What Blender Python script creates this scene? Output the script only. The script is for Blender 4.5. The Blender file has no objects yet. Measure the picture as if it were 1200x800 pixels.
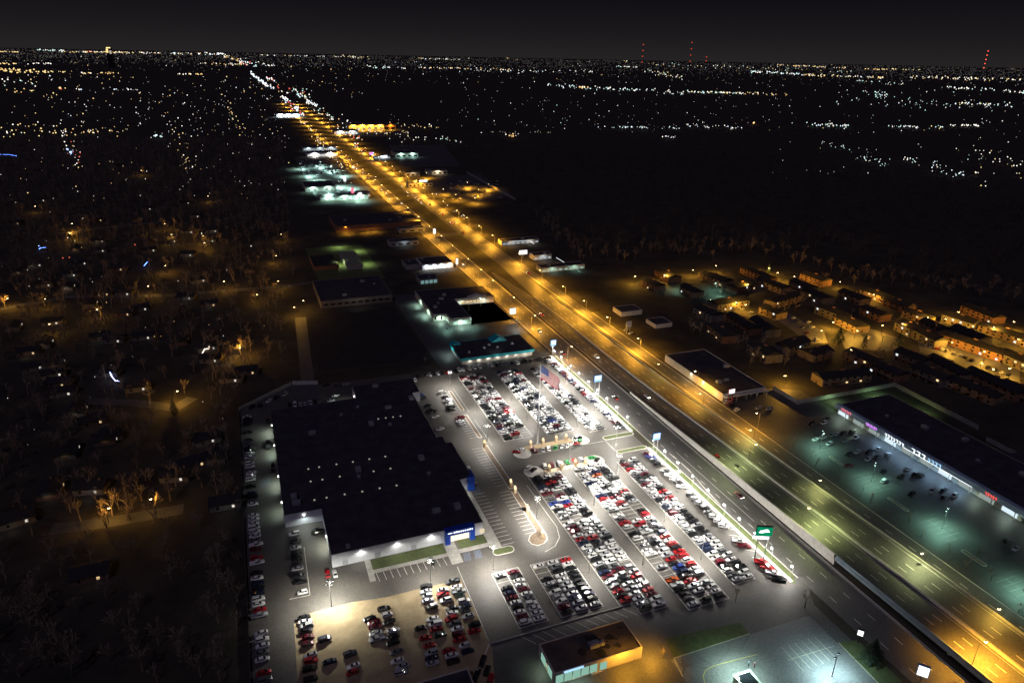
import bpy, bmesh, math, random
from mathutils import Matrix, Vector, noise
R=random.Random(7)
SC=bpy.context.scene; COL=SC.collection
# ------------------------------------------------------------ camera, sky, exposure
CAMH=190.0; FPX=813.99
RW=((0.93361607,0.11950286,-0.33775747),(-0.35779237,0.35990949,-0.86165525),(0.01859185,0.92530224,0.37877449))
cd=bpy.data.cameras.new('camera'); cam=bpy.data.objects.new('camera',cd); COL.objects.link(cam)
cd.sensor_width=36.0; cd.lens=FPX/1200*36; cd.clip_start=1.0; cd.clip_end=400000
M=Matrix(RW).to_4x4(); M.translation=(0,0,CAMH); cam.matrix_world=M
SC.camera=cam
SC.view_settings.view_transform='Standard'; SC.view_settings.look='None'
SC.view_settings.exposure=0; SC.view_settings.gamma=1
W=bpy.data.worlds.new('World'); SC.world=W; W.use_nodes=True
nt=W.node_tree; nt.nodes.clear()
def nd(nt,t,**k):
    n=nt.nodes.new(t)
    for a,b in k.items(): setattr(n,a,b)
    return n
o=nd(nt,'ShaderNodeOutputWorld'); bg=nd(nt,'ShaderNodeBackground'); tc=nd(nt,'ShaderNodeTexCoord'); sx=nd(nt,'ShaderNodeSeparateXYZ'); rp=nd(nt,'ShaderNodeValToRGB')
nt.links.new(tc.outputs['Generated'],sx.inputs[0]); nt.links.new(sx.outputs['Z'],rp.inputs[0]); nt.links.new(rp.outputs[0],bg.inputs[0]); nt.links.new(bg.outputs[0],o.inputs[0])
e=rp.color_ramp.elements; e[0].position=0.0; e[0].color=(0.0185,0.0168,0.0165,1); e[1].position=1.0; e[1].color=(0.0045,0.0032,0.0085,1)
m1=e.new(0.07); m1.color=(0.0058,0.0045,0.0072,1); m3=e.new(0.03); m3.color=(0.0115,0.0098,0.0115,1); m2=e.new(0.2); m2.color=(0.0048,0.0035,0.0072,1)
bg.inputs[1].default_value=1.0
sl=bpy.data.lights.new('night_fill','SUN'); sl.energy=0.30; sl.angle=0.0093; sl.color=(0.72,0.62,1.0)  # added directional fill lifting the unlit ground, standing in for city glow
so=bpy.data.objects.new('night_fill',sl); so.rotation_euler=(math.radians(38),0,math.radians(-40)); COL.objects.link(so)
try:
    c=SC.cycles; c.use_denoising=True; c.max_bounces=4; c.diffuse_bounces=2; c.glossy_bounces=2; c.transmission_bounces=2
    c.sample_clamp_indirect=2.0; c.sample_clamp_direct=0; c.caustics_reflective=False; c.caustics_refractive=False; c.use_light_tree=True; c.blur_glossy=1.0
    c.denoising_input_passes='RGB_ALBEDO_NORMAL'
except Exception: pass

def G(px,py,z=0.0):
    """place on the plane at height z that a survey pixel of the 1200 x 800 photograph points to"""
    v=(px-600,-(py-400),-FPX); w=[sum(RW[i][k]*v[k] for k in range(3)) for i in range(3)]
    t=(z-CAMH)/w[2]; return (w[0]*t,w[1]*t)
def P(x,y,z):
    d=(x,y,z-CAMH); v=[sum(RW[k][i]*d[k] for k in range(3)) for i in range(3)]
    if v[2]>-1: return (-9e3,-9e3)
    return (600+FPX*v[0]/-v[2],400-FPX*v[1]/-v[2])
def seen(x,y,z=0,m=12):
    q=P(x,y,z); return -m<q[0]<1200+m and -m<q[1]<800+m

# ------------------------------------------------------------ materials
MAT={}
def mat(name,col,rough=0.7,var=0.0,scale=1.0,metal=0.0,coat=0.0,bump=0.0,spec=0.5,col2=None,detail=6):
    if name in MAT: return MAT[name]
    m=bpy.data.materials.new(name); m.use_nodes=True; t=m.node_tree; b=t.nodes['Principled BSDF']
    b.inputs['Base Color'].default_value=(*col,1); b.inputs['Roughness'].default_value=rough; b.inputs['Metallic'].default_value=metal
    b.inputs['Coat Weight'].default_value=coat; b.inputs['Specular IOR Level'].default_value=spec
    if var>0 or col2:
        g=nd(t,'ShaderNodeNewGeometry'); n=nd(t,'ShaderNodeTexNoise'); n.inputs['Scale'].default_value=scale; n.inputs['Detail'].default_value=detail; n.inputs['Roughness'].default_value=0.65
        t.links.new(g.outputs['Position'],n.inputs['Vector'])
        r=nd(t,'ShaderNodeValToRGB'); q=r.color_ramp.elements
        q[0].position=0.32; q[1].position=0.68
        if col2: q[0].color=(*col,1); q[1].color=(*col2,1)
        else:
            q[0].color=(*[max(0,c*(1-var)) for c in col],1); q[1].color=(*[min(1,c*(1+var)) for c in col],1)
        t.links.new(n.outputs['Fac'],r.inputs[0]); t.links.new(r.outputs[0],b.inputs['Base Color'])
        if bump>0:
            n2=nd(t,'ShaderNodeTexNoise'); n2.inputs['Scale'].default_value=scale*9; t.links.new(g.outputs['Position'],n2.inputs['Vector'])
            bp=nd(t,'ShaderNodeBump'); bp.inputs['Strength'].default_value=bump; t.links.new(n2.outputs['Fac'],bp.inputs['Height']); t.links.new(bp.outputs[0],b.inputs['Normal'])
    MAT[name]=m; return m
def glow(name,col,s,sample=False):
    if name in MAT: return MAT[name]
    m=bpy.data.materials.new(name); m.use_nodes=True; t=m.node_tree; t.nodes.clear()
    e=nd(t,'ShaderNodeEmission'); e.inputs[0].default_value=(*col,1); e.inputs[1].default_value=s; o=nd(t,'ShaderNodeOutputMaterial'); t.links.new(e.outputs[0],o.inputs[0])
    try: m.cycles.emission_sampling='AUTO' if sample else 'NONE'
    except Exception: pass
    MAT[name]=m; return m
def asphalt(name,a,b,crack=(0.04,0.04,0.04)):
    """worn asphalt: two scales of blotches, fine grain, sealed crack lines"""
    m=bpy.data.materials.new(name); m.use_nodes=True; t=m.node_tree; bs=t.nodes['Principled BSDF']; bs.inputs['Roughness'].default_value=0.62
    g=nd(t,'ShaderNodeNewGeometry')
    n=nd(t,'ShaderNodeTexNoise'); n.inputs['Scale'].default_value=0.06; n.inputs['Detail'].default_value=9; n.inputs['Roughness'].default_value=0.7
    t.links.new(g.outputs['Position'],n.inputs['Vector'])
    r=nd(t,'ShaderNodeValToRGB'); r.color_ramp.elements[0].position=0.34; r.color_ramp.elements[1].position=0.66; r.color_ramp.elements[0].color=(*a,1); r.color_ramp.elements[1].color=(*b,1)
    t.links.new(n.outputs['Fac'],r.inputs[0])
    n2=nd(t,'ShaderNodeTexNoise'); n2.inputs['Scale'].default_value=1.3; n2.inputs['Detail'].default_value=5; t.links.new(g.outputs['Position'],n2.inputs['Vector'])
    r2=nd(t,'ShaderNodeValToRGB'); r2.color_ramp.elements[0].color=(0.72,0.72,0.72,1); r2.color_ramp.elements[0].position=0.3; r2.color_ramp.elements[1].position=0.6; r2.color_ramp.elements[1].color=(1.08,1.08,1.08,1)
    t.links.new(n2.outputs['Fac'],r2.inputs[0])
    mx=nd(t,'ShaderNodeMixRGB',blend_type='MULTIPLY'); mx.inputs[0].default_value=1; t.links.new(r.outputs[0],mx.inputs[1]); t.links.new(r2.outputs[0],mx.inputs[2])
    v=nd(t,'ShaderNodeTexVoronoi',feature='DISTANCE_TO_EDGE'); v.inputs['Scale'].default_value=0.05; t.links.new(g.outputs['Position'],v.inputs['Vector'])
    lt=nd(t,'ShaderNodeMath',operation='LESS_THAN'); lt.inputs[1].default_value=0.006; t.links.new(v.outputs['Distance'],lt.inputs[0])
    ml=nd(t,'ShaderNodeMath',operation='MULTIPLY'); ml.inputs[1].default_value=0.25; t.links.new(lt.outputs[0],ml.inputs[0])
    mx2=nd(t,'ShaderNodeMixRGB'); t.links.new(ml.outputs[0],mx2.inputs[0]); t.links.new(mx.outputs[0],mx2.inputs[1]); mx2.inputs[2].default_value=(*crack,1)
    t.links.new(mx2.outputs[0],bs.inputs['Base Color']); MAT[name]=m; return m
ASPH=asphalt('lot asphalt',(0.07,0.065,0.058),(0.105,0.097,0.086))
ASPHD=asphalt('old asphalt',(0.055,0.055,0.055),(0.095,0.093,0.09))
ROADM=asphalt('road asphalt',(0.085,0.083,0.08),(0.125,0.12,0.115))
SOIL=mat('dark winter ground',(0.014,0.013,0.010),0.95,col2=(0.06,0.05,0.032),scale=0.045,detail=12)
GRASS=mat('winter grass',(0.05,0.075,0.022),0.95,col2=(0.095,0.11,0.04),scale=0.5,detail=8,bump=0.3)
GRASSD=mat('dry median grass',(0.05,0.05,0.02),0.95,col2=(0.085,0.075,0.035),scale=0.12,detail=9,bump=0.3)
GRAVEL=mat('tan gravel',(0.20,0.155,0.085),0.95,col2=(0.36,0.285,0.17),scale=0.13,detail=10,bump=0.5)
CONC=mat('concrete',(0.34,0.33,0.30),0.85,var=0.22,scale=0.4,detail=8)
CONCW=mat('pale concrete',(0.5,0.48,0.44),0.85,var=0.15,scale=0.5)
PAINT=mat('white road paint',(0.62,0.61,0.57),0.7,var=0.3,scale=1.6)
YPAINT=mat('yellow road paint',(0.34,0.3,0.1),0.7,var=0.3,scale=1.6)
BPAINT=mat('blue road paint',(0.16,0.22,0.34),0.7,var=0.3,scale=1.2)
ROOFD=mat('dark roof membrane',(0.024,0.023,0.027),0.9,col2=(0.06,0.057,0.062),scale=0.16,detail=9)
ROOFB=mat('brown roof gravel',(0.05,0.042,0.035),0.95,col2=(0.12,0.1,0.08),scale=0.16,detail=8)
SHING=mat('dark shingles',(0.022,0.02,0.02),0.95,var=0.4,scale=0.7)
WALLW=mat('white wall panel',(0.58,0.6,0.63),0.75,var=0.07,scale=0.3)
WALLC=mat('cream wall',(0.5,0.47,0.4),0.85,var=0.12,scale=0.4)
WALLB=mat('brick wall',(0.23,0.12,0.07),0.9,var=0.35,scale=0.9)
WALLT=mat('tan siding',(0.4,0.31,0.2),0.85,var=0.2,scale=0.6)
WALLG=mat('grey siding',(0.3,0.3,0.29),0.85,var=0.15,scale=0.6)
WALLA=mat('tan brick',(.26,.19,.115),.9,var=.25,scale=.6); WALLH=mat('weathered siding',(.16,.145,.125),.9,var=.25,scale=.6); WALLK=mat('dull brick',(.12,.075,.055),.9,var=.3,scale=.9)
TEAL=mat('teal metal fascia',(0.01,0.32,0.37),0.45,var=0.1,scale=0.6)
BLUE=mat('blue portal panel',(0.01,0.06,0.42),0.35,var=0.08,scale=0.8)
GREY=mat('galvanised metal',(0.33,0.33,0.33),0.45,metal=0.6,var=0.12,scale=1.5)
DARKM=mat('dark metal',(0.03,0.03,0.032),0.5,metal=0.4,var=0.2,scale=2)
GREENM=mat('dark green metal',(0.01,0.05,0.025),0.5,var=0.2,scale=2)
WHITEM=mat('white painted metal',(0.75,0.75,0.74),0.4,var=0.06,scale=1.5)
GLASS=mat('dark window glass',(0.012,0.014,0.017),0.06,coat=0.4,spec=0.8)
BARK=mat('grey bark',(0.095,0.08,0.062),0.95,var=0.3,scale=1.2)
BARKL=mat('pale twigs',(0.24,0.19,0.14),0.95,var=0.3,scale=0.6)
NEEDLE=mat('evergreen needles',(0.02,0.04,0.018),0.9,var=0.5,scale=1.5)
STONE=mat('tan stone',(0.45,0.34,0.22),0.85,var=0.25,scale=2.0)
TYRE=mat('tyre rubber',(0.018,0.018,0.018),0.85,var=0.2,scale=4)
RIM=mat('alloy rim',(0.45,0.45,0.46),0.3,metal=0.9,var=0.1,scale=4)
GIRD=mat('blue grey girder paint',(0.17,0.22,0.26),0.6,var=0.15,scale=0.5)
FENCE=mat('fence boards',(0.32,0.31,0.28),0.9,var=0.25,scale=0.9)
ACUN=mat('rooftop unit grey',(0.22,0.23,0.24),0.6,var=0.15,scale=1.5)
WOODB=mat('dark woods',(0.035,0.03,0.025),0.95,var=0.4,scale=0.1)
def paint_mat(name,vc):
    m=bpy.data.materials.new(name); m.use_nodes=True; t=m.node_tree; b=t.nodes['Principled BSDF']
    if vc: s=nd(t,'ShaderNodeVertexColor'); s.layer_name='tint'; c=s.outputs['Color']
    else: s=nd(t,'ShaderNodeObjectInfo'); c=s.outputs['Color']
    g=nd(t,'ShaderNodeNewGeometry'); n=nd(t,'ShaderNodeTexNoise'); n.inputs['Scale'].default_value=0.9; n.inputs['Detail'].default_value=4; t.links.new(g.outputs['Position'],n.inputs['Vector'])
    r=nd(t,'ShaderNodeValToRGB'); r.color_ramp.elements[0].color=(0.84,0.84,0.83,1); r.color_ramp.elements[1].color=(1,1,1,1); t.links.new(n.outputs['Fac'],r.inputs[0])
    x=nd(t,'ShaderNodeMixRGB',blend_type='MULTIPLY'); x.inputs[0].default_value=1; t.links.new(c,x.inputs[1]); t.links.new(r.outputs[0],x.inputs[2])
    t.links.new(x.outputs[0],b.inputs['Base Color']); b.inputs['Roughness'].default_value=0.28; b.inputs['Coat Weight'].default_value=0.9; b.inputs['Coat Roughness'].default_value=0.08; b.inputs['Metallic'].default_value=0.15
    MAT[name]=m; return m
PAINTC=paint_mat('car paint',False); PAINTV=paint_mat('far car paint',True)
SOD=(1.0,0.45,0.035); SOD2=(1.0,0.50,0.05); LED=(1.0,0.95,0.86); MERC=(0.55,1.0,0.88); COOL=(0.66,0.85,1.0); WARM=(1.0,0.78,0.5)
GL_SOD=glow('sodium lens',(1.0,0.72,0.35),26); GL_LED=glow('white lamp lens',(1,0.98,0.95),40); GL_MERC=glow('teal lamp lens',(0.75,1,0.93),26)
GL_WIN=glow('warm lit window',(1,0.72,0.36),1.3); GL_WINW=glow('white lit window',(0.85,0.95,1),1.4); GL_SHOP=glow('lit shop window',(0.5,0.95,0.75),.5)
GL_SIGN=glow('white sign face',(0.9,0.96,1.0),1.7); GL_SKY=glow('lit skylight',(1,0.93,0.8),.33); GL_RED=glow('red lamp',(1,0.06,0.03),9); GL_BLUE=glow('blue lamp',(0.12,0.25,1),7)
GL_PURP=glow('purple sign',(0.7,0.25,1),1.6); GL_GREEN=glow('green sign face',(0.0,0.25,0.11),1.0); GL_ROSE=glow('pink red sign',(1,0.2,0.3),1.2); GL_BSIGN=glow('blue sign face',(0.4,0.68,1.0),1.25)
GL_HEAD=glow('headlamp',(1,0.97,0.9),18); GL_TAIL=glow('tail lamp',(1,0.04,0.02),5)

# ------------------------------------------------------------ mesh building
class MB:
    def __init__(s): s.v=[]; s.f=[]; s.m=[]
    def add(s,vs,fs,mi=0):
        k=len(s.v); s.v+=vs; s.f+=[tuple(i+k for i in f) for f in fs]; s.m+=[mi]*len(fs)
    def box(s,x0,x1,y0,y1,z0,z1,mi=0):
        s.add([(x0,y0,z0),(x1,y0,z0),(x1,y1,z0),(x0,y1,z0),(x0,y0,z1),(x1,y0,z1),(x1,y1,z1),(x0,y1,z1)],
              [(3,2,1,0),(4,5,6,7),(0,1,5,4),(1,2,6,5),(2,3,7,6),(3,0,4,7)],mi)
    def poly(s,pts,z,mi=0): s.add([(p[0],p[1],z) for p in pts],[tuple(range(len(pts)))],mi)
    def prism(s,pts,z0,z1,mi=0,top=True,bottom=False):
        n=len(pts); vs=[(p[0],p[1],z0) for p in pts]+[(p[0],p[1],z1) for p in pts]
        fs=[(i,(i+1)%n,n+(i+1)%n,n+i) for i in range(n)]
        if top: fs.append(tuple(range(n,2*n)))
        if bottom: fs.append(tuple(range(n-1,-1,-1)))
        s.add(vs,fs,mi)
    def tube(s,a,b,ra,rb,n=6,mi=0,cap=True):
        a=Vector(a); b=Vector(b); d=(b-a)
        if d.length<1e-6: return
        d.normalize(); u=d.orthogonal().normalized(); w=d.cross(u); vs=[]
        for c,r in ((a,ra),(b,rb)):
            for i in range(n):
                t=2*math.pi*i/n; p=c+u*(r*math.cos(t))+w*(r*math.sin(t)); vs.append(tuple(p))
        fs=[(i,(i+1)%n,n+(i+1)%n,n+i) for i in range(n)]
        if cap: fs+=[tuple(range(n,2*n)),tuple(range(n-1,-1,-1))]
        s.add(vs,fs,mi)
    def mesh(s,name,mats):
        me=bpy.data.meshes.new(name); me.from_pydata(s.v,[],s.f)
        for m in (mats if isinstance(mats,(list,tuple)) else [mats]): me.materials.append(m)
        if any(s.m): me.polygons.foreach_set('material_index',s.m)
        me.update(); return me
    def obj(s,name,mats,parent=None):
        return link(name,s.mesh(name,mats),parent)
def link(name,me,parent=None,loc=None,rz=None):
    o=bpy.data.objects.new(name,me); COL.objects.link(o)
    if parent: o.parent=parent
    if loc: o.location=loc
    if rz is not None: o.rotation_euler=(0,0,rz)
    return o
def tag(o,label,cat,group=None):
    o['label']=label; o['category']=cat
    if group: o['group']=group
    return o
def thing(name,label,cat,loc=(0,0,0),rz=0,group=None):
    return tag(link(name,None,None,loc,rz),label,cat,group)
def struct(name,mb,m):
    o=mb.obj(name,m); o['kind']='structure'; return o
def clone(root,loc,rz,label=None):
    r=root.copy(); COL.objects.link(r); r.location=loc; r.rotation_euler=(0,0,rz)
    if label: r['label']=label
    for ch in root.children:
        c=ch.copy(); COL.objects.link(c); c.parent=r
        for g in ch.children:
            d=g.copy(); COL.objects.link(d); d.parent=c
    return r
def lamp_light(kind,loc,power,color,parent=None,size=None,blend=0.5,rad=0.25,aim=None):
    key=(kind,round(power),color,size,rad)
    L=LC.get(key)
    if L is None:
        L=bpy.data.lights.new('lamp_light',kind); L.energy=power; L.color=color; L.shadow_soft_size=rad
        if kind=='SPOT': L.spot_size=math.radians(size or 160); L.spot_blend=blend
        LC[key]=L
    o=bpy.data.objects.new('lamp_light',L); COL.objects.link(o); o.location=loc
    if parent: o.parent=parent
    if aim: o.rotation_euler=Vector(aim).to_track_quat('-Z','Y').to_euler()
    return o
LC={}
ORD=['first','second','third','fourth','fifth','sixth','seventh','eighth','ninth','tenth','eleventh','twelfth','thirteenth','fourteenth','fifteenth','sixteenth','seventeenth','eighteenth','nineteenth','twentieth']
TENS={2:'twenty',3:'thirty',4:'forty',5:'fifty',6:'sixty',7:'seventy'}; TENTH={2:'twentieth',3:'thirtieth',4:'fortieth',5:'fiftieth',6:'sixtieth',7:'seventieth'}
def ordw(i):
    if i<=20: return ORD[i-1]
    t_,u=divmod(i,10); return TENTH[t_] if u==0 else TENS[t_]+'-'+ORD[u-1]

# ------------------------------------------------------------ ground and paving
g=MB(); cs=[-160000,-40000,-12000,-4000,-1500,-600,-200,0,200,400,800,1500,4000,12000,40000,160000]
n=len(cs); g.v=[(x,y,0) for y in cs for x in cs]; g.f=[(j*n+i,j*n+i+1,(j+1)*n+i+1,(j+1)*n+i) for j in range(n-1) for i in range(n-1)]; g.m=[0]*len(g.f)
struct('ground',g,SOIL)
def sheet(name,polys,z,m):
    b=MB()
    for p in polys: b.poly(p if len(p)!=2 or isinstance(p[0][0],tuple) else [(p[0][0],p[0][1]),(p[1][0],p[0][1]),(p[1][0],p[1][1]),(p[0][0],p[1][1])],z)
    return struct(name,b,m)
def rc(x0,y0,x1,y1): return [(x0,y0),(x1,y0),(x1,y1),(x0,y1)]
sheet('dealer_lot_asphalt',[[(-16.5,95),(62,95),(62,174),(184,160),(184,400),(84,402),(30,404),(16,409),(-16.5,384)]],0.03,ASPH)
sheet('gravel_yard',[[(-1,128),(50,128),(62.3,172),(62.3,208.6),(46,209),(33,208.8),(20,210.6),(5,210.2),(-1,207),(-2,180)]],0.06,GRAVEL)
LOTC=asphalt('pale lot paving',(0.11,0.112,0.11),(0.165,0.165,0.16))
sheet('corner_lot_paving',[[(118,95),(178,95),(178.3,146.4),(118,146.4)]],.052,LOTC)
sheet('shop_lot_asphalt',[[(62,95),(118,95),(118,150),(154,155),(178,158),(178.5,132),(178,95),(184,95),(184,160),(62,174)],rc(118,95,178,146.5)],0.045,ASPHD)
sheet('lot_exit_drive',[[(118,140),(178.2,140),(188.7,158),(188.7,164.5),(184,170),(118,170)]],0.02,ASPHD)
sheet('plaza_parking_lot',[[(253.5,60),(312,60),(312,300),(296,308),(253.5,300)]],0.03,ASPHD)
sheet('restaurant_lot_asphalt',[rc(108,402.5,186,520),[(108,520),(127,520),(127,560),(108,560)],rc(152,474,186,520)],0.03,ASPHD)
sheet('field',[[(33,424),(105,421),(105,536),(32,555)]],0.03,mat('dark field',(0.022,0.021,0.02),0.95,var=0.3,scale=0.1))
# roads
def zdeck(y):
    pts=[(60,4.7),(120,4.7),(170,4.1),(265,2.3),(310,0.7),(345,0.06),(9999,0.06)]
    for (a,za),(b,zb) in zip(pts,pts[1:]):
        if a<=y<=b: return za+(zb-za)*(y-a)/(b-a)
    return 4.7 if y<60 else 0.06
YS=[20,60,95,120,145,166,185,205,225,245,265,285,310,330,345,380,420,460,520]
def deck(name,x0,x1,m,dz=0,ys=YS,th=0):
    b=MB(); k=len(ys)
    for i,y in enumerate(ys): b.v+=[(x0,y,zdeck(y)+dz),(x1,y,zdeck(y)+dz)]
    for i in range(k-1): b.f.append((2*i,2*i+1,2*i+3,2*i+2)); b.m.append(0)
    return struct(name,b,m)
sheet('frontage_road',[rc(188.8,20,206.5,3300)],0.04,ROADM)
sheet('far_frontage_road',[rc(242.8,20,252.8,620),rc(229,620,250,3300)],0.04,ROADM)
deck('highway_carriageway',208.9,222.4,ROADM); deck('highway_far_carriageway',223.4,238.6,ROADM)
sheet('highway_far_end',[[(223.4,520),(238.6,520),(242.8,620),(229,620)],[(208.9,520),(222.4,520),(215,600),(212,600)]],0.05,ROADM)
sheet('median_grass',[[(207,600),(228.5,625),(228.5,3200),(207,3200)]],0.06,GRASSD)
sheet('verge_grass',[rc(239.2,20,242.4,600)],0.03,GRASSD)
sheet('cross_street',[rc(186,750,255,764),rc(186,1150,255,1166),rc(186,1700,255,1716)],0.075,ROADM)
b=MB()
for p in ([(184.4,162),(184.4,271),(188.4,271),(188.4,166),(186,162)],[(187.6,273),(187.6,289),(188.6,289),(188.6,273)],[(186.4,289),(186.4,400),(188.6,400),(188.6,289)]):
    b.poly(p,0.06)
struct('roadside_grass_strip',b,GRASS)
b=MB(); b.box(184.0,185.6,163,271,0,0.14); b.box(184.4,186.2,289.2,400,0,0.14); b.box(188.5,188.9,164,1200,0,0.12); b.box(206.6,207.0,100,1200,0,0.12); b.box(252.8,253.2,60,470,0,0.14); b.box(242.3,242.7,60,600,0,0.12)
struct('kerb',b,CONCW)
sheet('far_verge_grass',[[(253.3,372),(258,372),(258,470),(253.3,470)],rc(242.8,300,243.2,372)],0.035,GRASSD)
# highway lane markings
b=MB()
def dash(x,y0,y1,w=0.14,z=None):
    zz=(lambda y:zdeck(y)+0.02) if z is None else (lambda y:z)
    b.add([(x-w,y0,zz(y0)),(x+w,y0,zz(y0)),(x+w,y1,zz(y1)),(x-w,y1,zz(y1))],[(0,1,2,3)])
for y in range(40,516,12):
    for x in (213.0,217.2,227.6,231.6): dash(x,y,y+4)
for a,c in zip(YS,YS[1:]):
    for x in (209.7,221.4,224.4,237.7): dash(x,a,c,0.1)
for y in range(40,1500,12):
    for x in (192.9,199.6): dash(x,y,y+3.5,0.14,0.06)
    if y<620: dash(247.8,y,y+3.5,0.14,0.06)
    else: dash(236,y,y+3.5,0.14,0.06); dash(243,y,y+3.5,0.14,0.06)
for y0,y1 in ((20,1500),): dash(205.9,y0,y1,0.12,0.06); dash(243.5,y0,600,0.12,0.06)
struct('lane_markings',b,PAINT)
b=MB()
for k in range(9):
    y=165+k*4; b.add([(196.4-0.12,200,0.062),(196.4+0.12,200,0.062),(196.4+0.12,262,0.062),(196.4-0.12,262,0.062)],[(0,1,2,3)]) if k==0 else None
pts=[(192.4,262),(192.9,250),(192.3,240),(190.6,228),(189.6,215)]
for p,q in zip(pts,pts[1:]): b.add([(p[0]-.15,p[1],.062),(p[0]+.15,p[1],.062),(q[0]+.15,q[1],.062),(q[0]-.15,q[1],.062)],[(0,1,2,3)])
struct('turn_lane_marking',b,PAINT)
# retaining wall, barriers, girder: one thing each
def rail(name,label,cat,x0,x1,ys,zb,zt,m):
    b=MB(); k=len(ys)
    for y in ys:
        a,c=zb(y),zt(y); b.v+=[(x0,y,a),(x1,y,a),(x1,y,c),(x0,y,c)]
    for i in range(k-1):
        for j in range(4): b.f.append((4*i+j,4*i+4+j,4*i+4+(j+1)%4,4*i+(j+1)%4)); b.m.append(0)
    b.f+=[(0,1,2,3),(4*k-4,4*k-1,4*k-2,4*k-3)]; b.m+=[0,0]
    return b
t=thing('retaining_wall','pale concrete retaining wall holding up the ramp beside the lit frontage road','retaining wall',(0,0,0))
wy=[y for y in range(166,332,11)]+[331]
panel=0
for a,c in zip(wy,wy[1:]):
    bb=rail('',0,0,208.2,208.85,[a+0.04,c-0.04],lambda y:0,lambda y:zdeck(y)+0.85,CONCW); bb.obj('wall_panel',CONCW,t)
bb=MB(); bb.box(208.1,238.9,165.2,165.9,0,3.2); bb.obj('abutment',CONCW,t)
t=thing('bridge_girder','blue grey steel girder and parapet carrying the elevated road over dark ground','bridge girder')
bb=rail('',0,0,208.1,208.8,[20,60,95,120,145,164.9],lambda y:zdeck(y)-1.7,lambda y:zdeck(y)-.1,GIRD); bb.obj('girder',GIRD,t)
bb=rail('',0,0,238.7,239.3,[20,60,95,120,145,164.9],lambda y:zdeck(y)-1.7,lambda y:zdeck(y)-.1,GIRD); bb.obj('girder',GIRD,t)
bb=rail('',0,0,208.3,208.85,[20,60,95,120,145,164.9],lambda y:zdeck(y)-.05,lambda y:zdeck(y)+.85,CONCW); bb.obj('parapet',GIRD,t)
bb=rail('',0,0,208.85,238.65,[20,60,95,120,145,164.9],lambda y:zdeck(y)-.5,lambda y:zdeck(y)-.06,CONC); bb.obj('deck_slab',CONC,t)
for y in (60,115):
    for x in (211,217,223,229,235):
        bb=MB(); bb.tube((x,y,0),(x,y,zdeck(y)-.6),.5,.5,8); bb.obj('pier',CONC,t)
t=thing('median_barrier','long pale concrete barrier between the two highway carriageways','barrier')
rail('',0,0,222.5,223.25,[y for y in YS],lambda y:zdeck(y)-.02,lambda y:zdeck(y)+.95,CONC).obj('barrier_wall',CONC,t)
t=thing('edge_barrier','concrete barrier along the far edge of the highway above the dark verge','barrier')
rail('',0,0,238.75,239.15,[y for y in YS],lambda y:0 if y>165.5 else zdeck(y)-.04,lambda y:zdeck(y)+.85,CONC).obj('barrier_wall',CONC,t)

# ------------------------------------------------------------ dealer lot markings, islands
STALL=MB()
def ln(x0,y0,x1,y1,w=0.09,z=0.075,B=None):
    B=B or STALL; d=Vector((x1-x0,y1-y0,0)); nrm=Vector((-d.y,d.x,0)).normalized()*w
    B.add([(x0-nrm.x,y0-nrm.y,z),(x0+nrm.x,y0+nrm.y,z),(x1+nrm.x,y1+nrm.y,z),(x1-nrm.x,y1-nrm.y,z)],[(0,3,2,1)])
def frame(x0,x1,y0,y1,cols,pitch=2.7):
    for x in cols: ln(x,y0,x,y1,0.11)
    k=int((y1-y0)/pitch)
    for i in range(k+1): ln(x0,y0+i*pitch,x1,y0+i*pitch,0.07,0.071)
    ln(x0,y0,x1,y0,0.1,0.079); ln(x0,y1,x1,y1,0.1,0.079)
frame(115.2,131.5,302,386.5,(115.2,120.6,126,131.5)); frame(139.9,155.7,301,386.5,(139.9,145.2,150.4,155.7)); frame(163,172.6,296,384,(163,167.8,172.6))
frame(114.2,131,174.5,268,(114.2,119.5,125.2,131)); frame(119.5,131,168.4,173.8,(119.5,125.2,131)); frame(137.5,155.7,164,266,(137.5,143.4,149.3,155.7)); frame(162.2,172.3,169.5,264,(162.2,167.2,172.3))
frame(74.6,85.9,177.2,207.5,(74.6,80.2,85.9)); frame(91,108.2,176.8,207,(91,96.8,102.6,108.2))
for k in range(19): ln(179.6,170+k*5.2,184,167.0+k*5.2)
for k in range(11): ln(32.2+k*2.72,218.2,31.8+k*2.72,223.2)
for k in range(15): ln(84.6,222.5+k*2.75,90,222.5+k*2.75)
for k in range(13): ln(96.3,226+k*2.7,101.8,226+k*2.7)
for k in range(14): ln(96.3,264+k*2.75,101.8,264+k*2.75)
for k in range(10): ln(98.3,311+k*2.7,103.2,311+k*2.7)
for k in range(11): ln(98.3,342+k*2.7,103.2,342+k*2.7)
for k in range(8): ln(91+k*3.9,173.2,94.6+k*3.9,168.4)
for k in range(4): ln(74+k*3.9,173.2,77.6+k*3.9,168.4)
ln(63,216,62.3,175); ln(107.5,372,107.5,340,.07); ln(107.6,330,107.7,300,.07); ln(118.5,284.5,166,284.8,.09); ln(111,260,111.2,236,.09); ln(166.7,285,166.8,274,.09)
pp=[(111.2,236),(111.4,226),(109.5,219),(105.5,214.5),(100,212.5)]
for p,q in zip(pp,pp[1:]): ln(*p,*q,.09)
ln(6,220,6.6,249,.09); ln(-1.5,220,6,219.6,.09)
struct('stall_markings',STALL,PAINT)
b=MB()
for k in range(7): ln(-8.5,300+k*0.9,-3.5,303+k*0.9,.09,.075,b)
for k in range(9): ln(85.2,262+k*1.0,88.8,259.6+k*1.0,.1,.075,b)
for x0 in (67,71.5): 
    for k in range(5): ln(x0+k*.6,218,x0+.9+k*.6,223,.1,.075,b)
struct('hatched_markings',b,BPAINT)
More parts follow.
